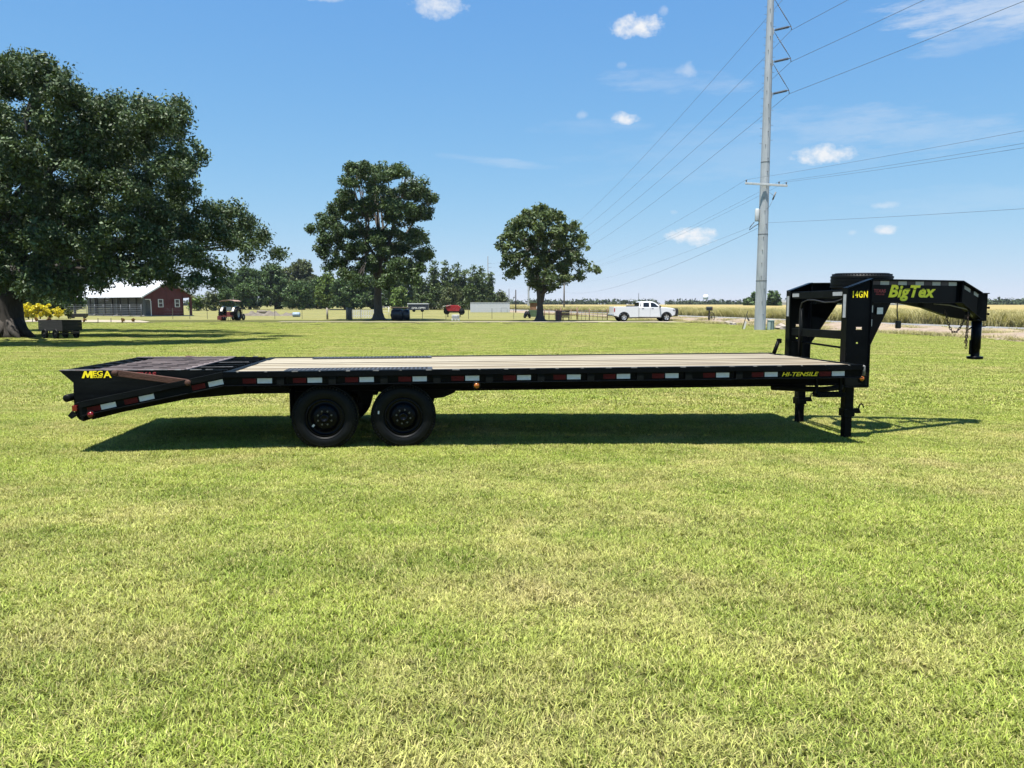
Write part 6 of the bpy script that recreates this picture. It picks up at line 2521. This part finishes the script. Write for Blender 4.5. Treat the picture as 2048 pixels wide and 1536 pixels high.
MB().lathe([(0, -.06), (.06, -.06), (.06, .06), (0, .06)], (0, 0, 0), 'Y', 12).build('hub', M_BARK, wwh)
for k in range(10):
    a = 2 * PI * k / 10
    MB().tube([(.05 * math.cos(a), 0, .05 * math.sin(a)), (.44 * math.cos(a), 0, .44 * math.sin(a))], .014, 5).build('spoke', M_BARK, wwh)
ls = thing('leaning_post', 'dark steel post leaning right by the steel pole', 'post', (xa(1483.5, 51.5), 51.5, 0))
MB().bar((0, 0, -.05), (.38, 0, 1.25), .05, .03, (0, 1, 0)).build('post', M_TPOST, ls)
MB().prism([(.36, .88), (.52, .58), (.42, .55), (.33, .72)], f_, -.02, .02).build('tag_plate', M_TPOST, ls)
ws = thing('white_stake', 'short white stake leaning beside the dark steel post', 'stake', (xa(1487.5, 51.3), 51.3, 0))
MB().bar((0, 0, -.05), (.13, 0, .53), .10, .03, (0, 1, 0)).build('stake', M_TRIMW, ws)
M_PED = mat('green_pedestal', (.42, .52, .46), .6, var=.08)
pd = thing('service_pedestal', 'pale green louvred service pedestal right of the steel pole', 'utility box', (xa(1541, 50.2), 50.2, 0), R(20))
MB().box(-.17, .17, -.15, .15, 0, .62).build('cabinet', M_PED, pd, bevel=.02)
MB().box(-.19, .19, -.17, .17, .621, .66).build('lid', M_PED, pd, bevel=.015)
for k in range(8):
    z = .05 + k * .07
    for x in (-.08, .085):
        MB().box(x - .055, x + .055, -.157, -.151, z, z + .03).build('louvre', M_TRIM, pd)
M_ROCK = mat('pale_rubble', (.40, .34, .28), .95, color2=(.52, .46, .39), vscale=4, bump=.5, bscale=8)


def rock(label, px, py, r):
    Y = CAM_H * FPX / (py - 608)
    bm = bmesh.new()
    bmesh.ops.create_icosphere(bm, subdivisions=2, radius=r)
    for v in bm.verts:
        v.co *= random.uniform(.75, 1.2)
        v.co.z *= .55
    me = bpy.data.meshes.new('rock')
    bm.to_mesh(me)
    bm.free()
    me.materials.append(M_ROCK)
    o = bpy.data.objects.new('rock', me)
    COL.objects.link(o)
    o.location = (xa(px, Y), Y, r * .2 + .05)
    tag(o, label, 'rock', 'pale rubble lumps by the roadside')


for (px, py, r, lb) in ((1456, 648.5, .38, 'pale lump of rubble left of the leaning post, the larger one'), (1466, 650, .25, 'small pale lump of rubble left of the leaning post'), (1440, 647, .22, 'leftmost pale lump of rubble at the lawn edge'),
                        (1562, 659, .45, 'pale lump of rubble right of the service pedestal')):
    rock(lb, px, py, r)
fb = thing('farm_building', 'tiny white farm building far off right of the steel pole', 'building', (xa(1565, 520), 520, 0))
MB().box(-4, 4, 0, 8, 0, 2.6).build('wall', M_TRIMW, fb)
MB().prism([(-4.4, 2.6), (4.4, 2.6), (0, 4.6)], f_, -.4, 8.4).build('roof', M_ROOFW, fb)
fb = thing('farm_building', 'tiny white farm building far off under the trailer neck', 'building', (xa(1806, 480), 480, 0))
MB().box(-5, 5, 0, 9, 0, 2.0).build('wall', M_TRIMW, fb)
MB().prism([(-5.4, 2.0), (5.4, 2.0), (0, 3.4)], f_, -.4, 9.4).build('roof', M_ROOFW, fb)


# ------------------------------------------------------------------ summer haze
HAZE_DENSITY = 0.00007
hz = bpy.data.materials.new('haze_air')
hz.use_nodes = True
for n_ in list(hz.node_tree.nodes):
    hz.node_tree.nodes.remove(n_)
ho = hz.node_tree.nodes.new('ShaderNodeOutputMaterial')
hv_ = hz.node_tree.nodes.new('ShaderNodeVolumePrincipled')
hv_.inputs['Color'].default_value = (.78, .88, 1.0, 1)
hv_.inputs['Density'].default_value = HAZE_DENSITY
hv_.inputs['Anisotropy'].default_value = .2
hz.node_tree.links.new(hv_.outputs[0], ho.inputs['Volume'])
o = MB().box(-2000, 2000, -900, 2000, -1.2, 27).build('haze', hz)
tag(o, 'thin blue summer haze over the fields', kind='stuff')
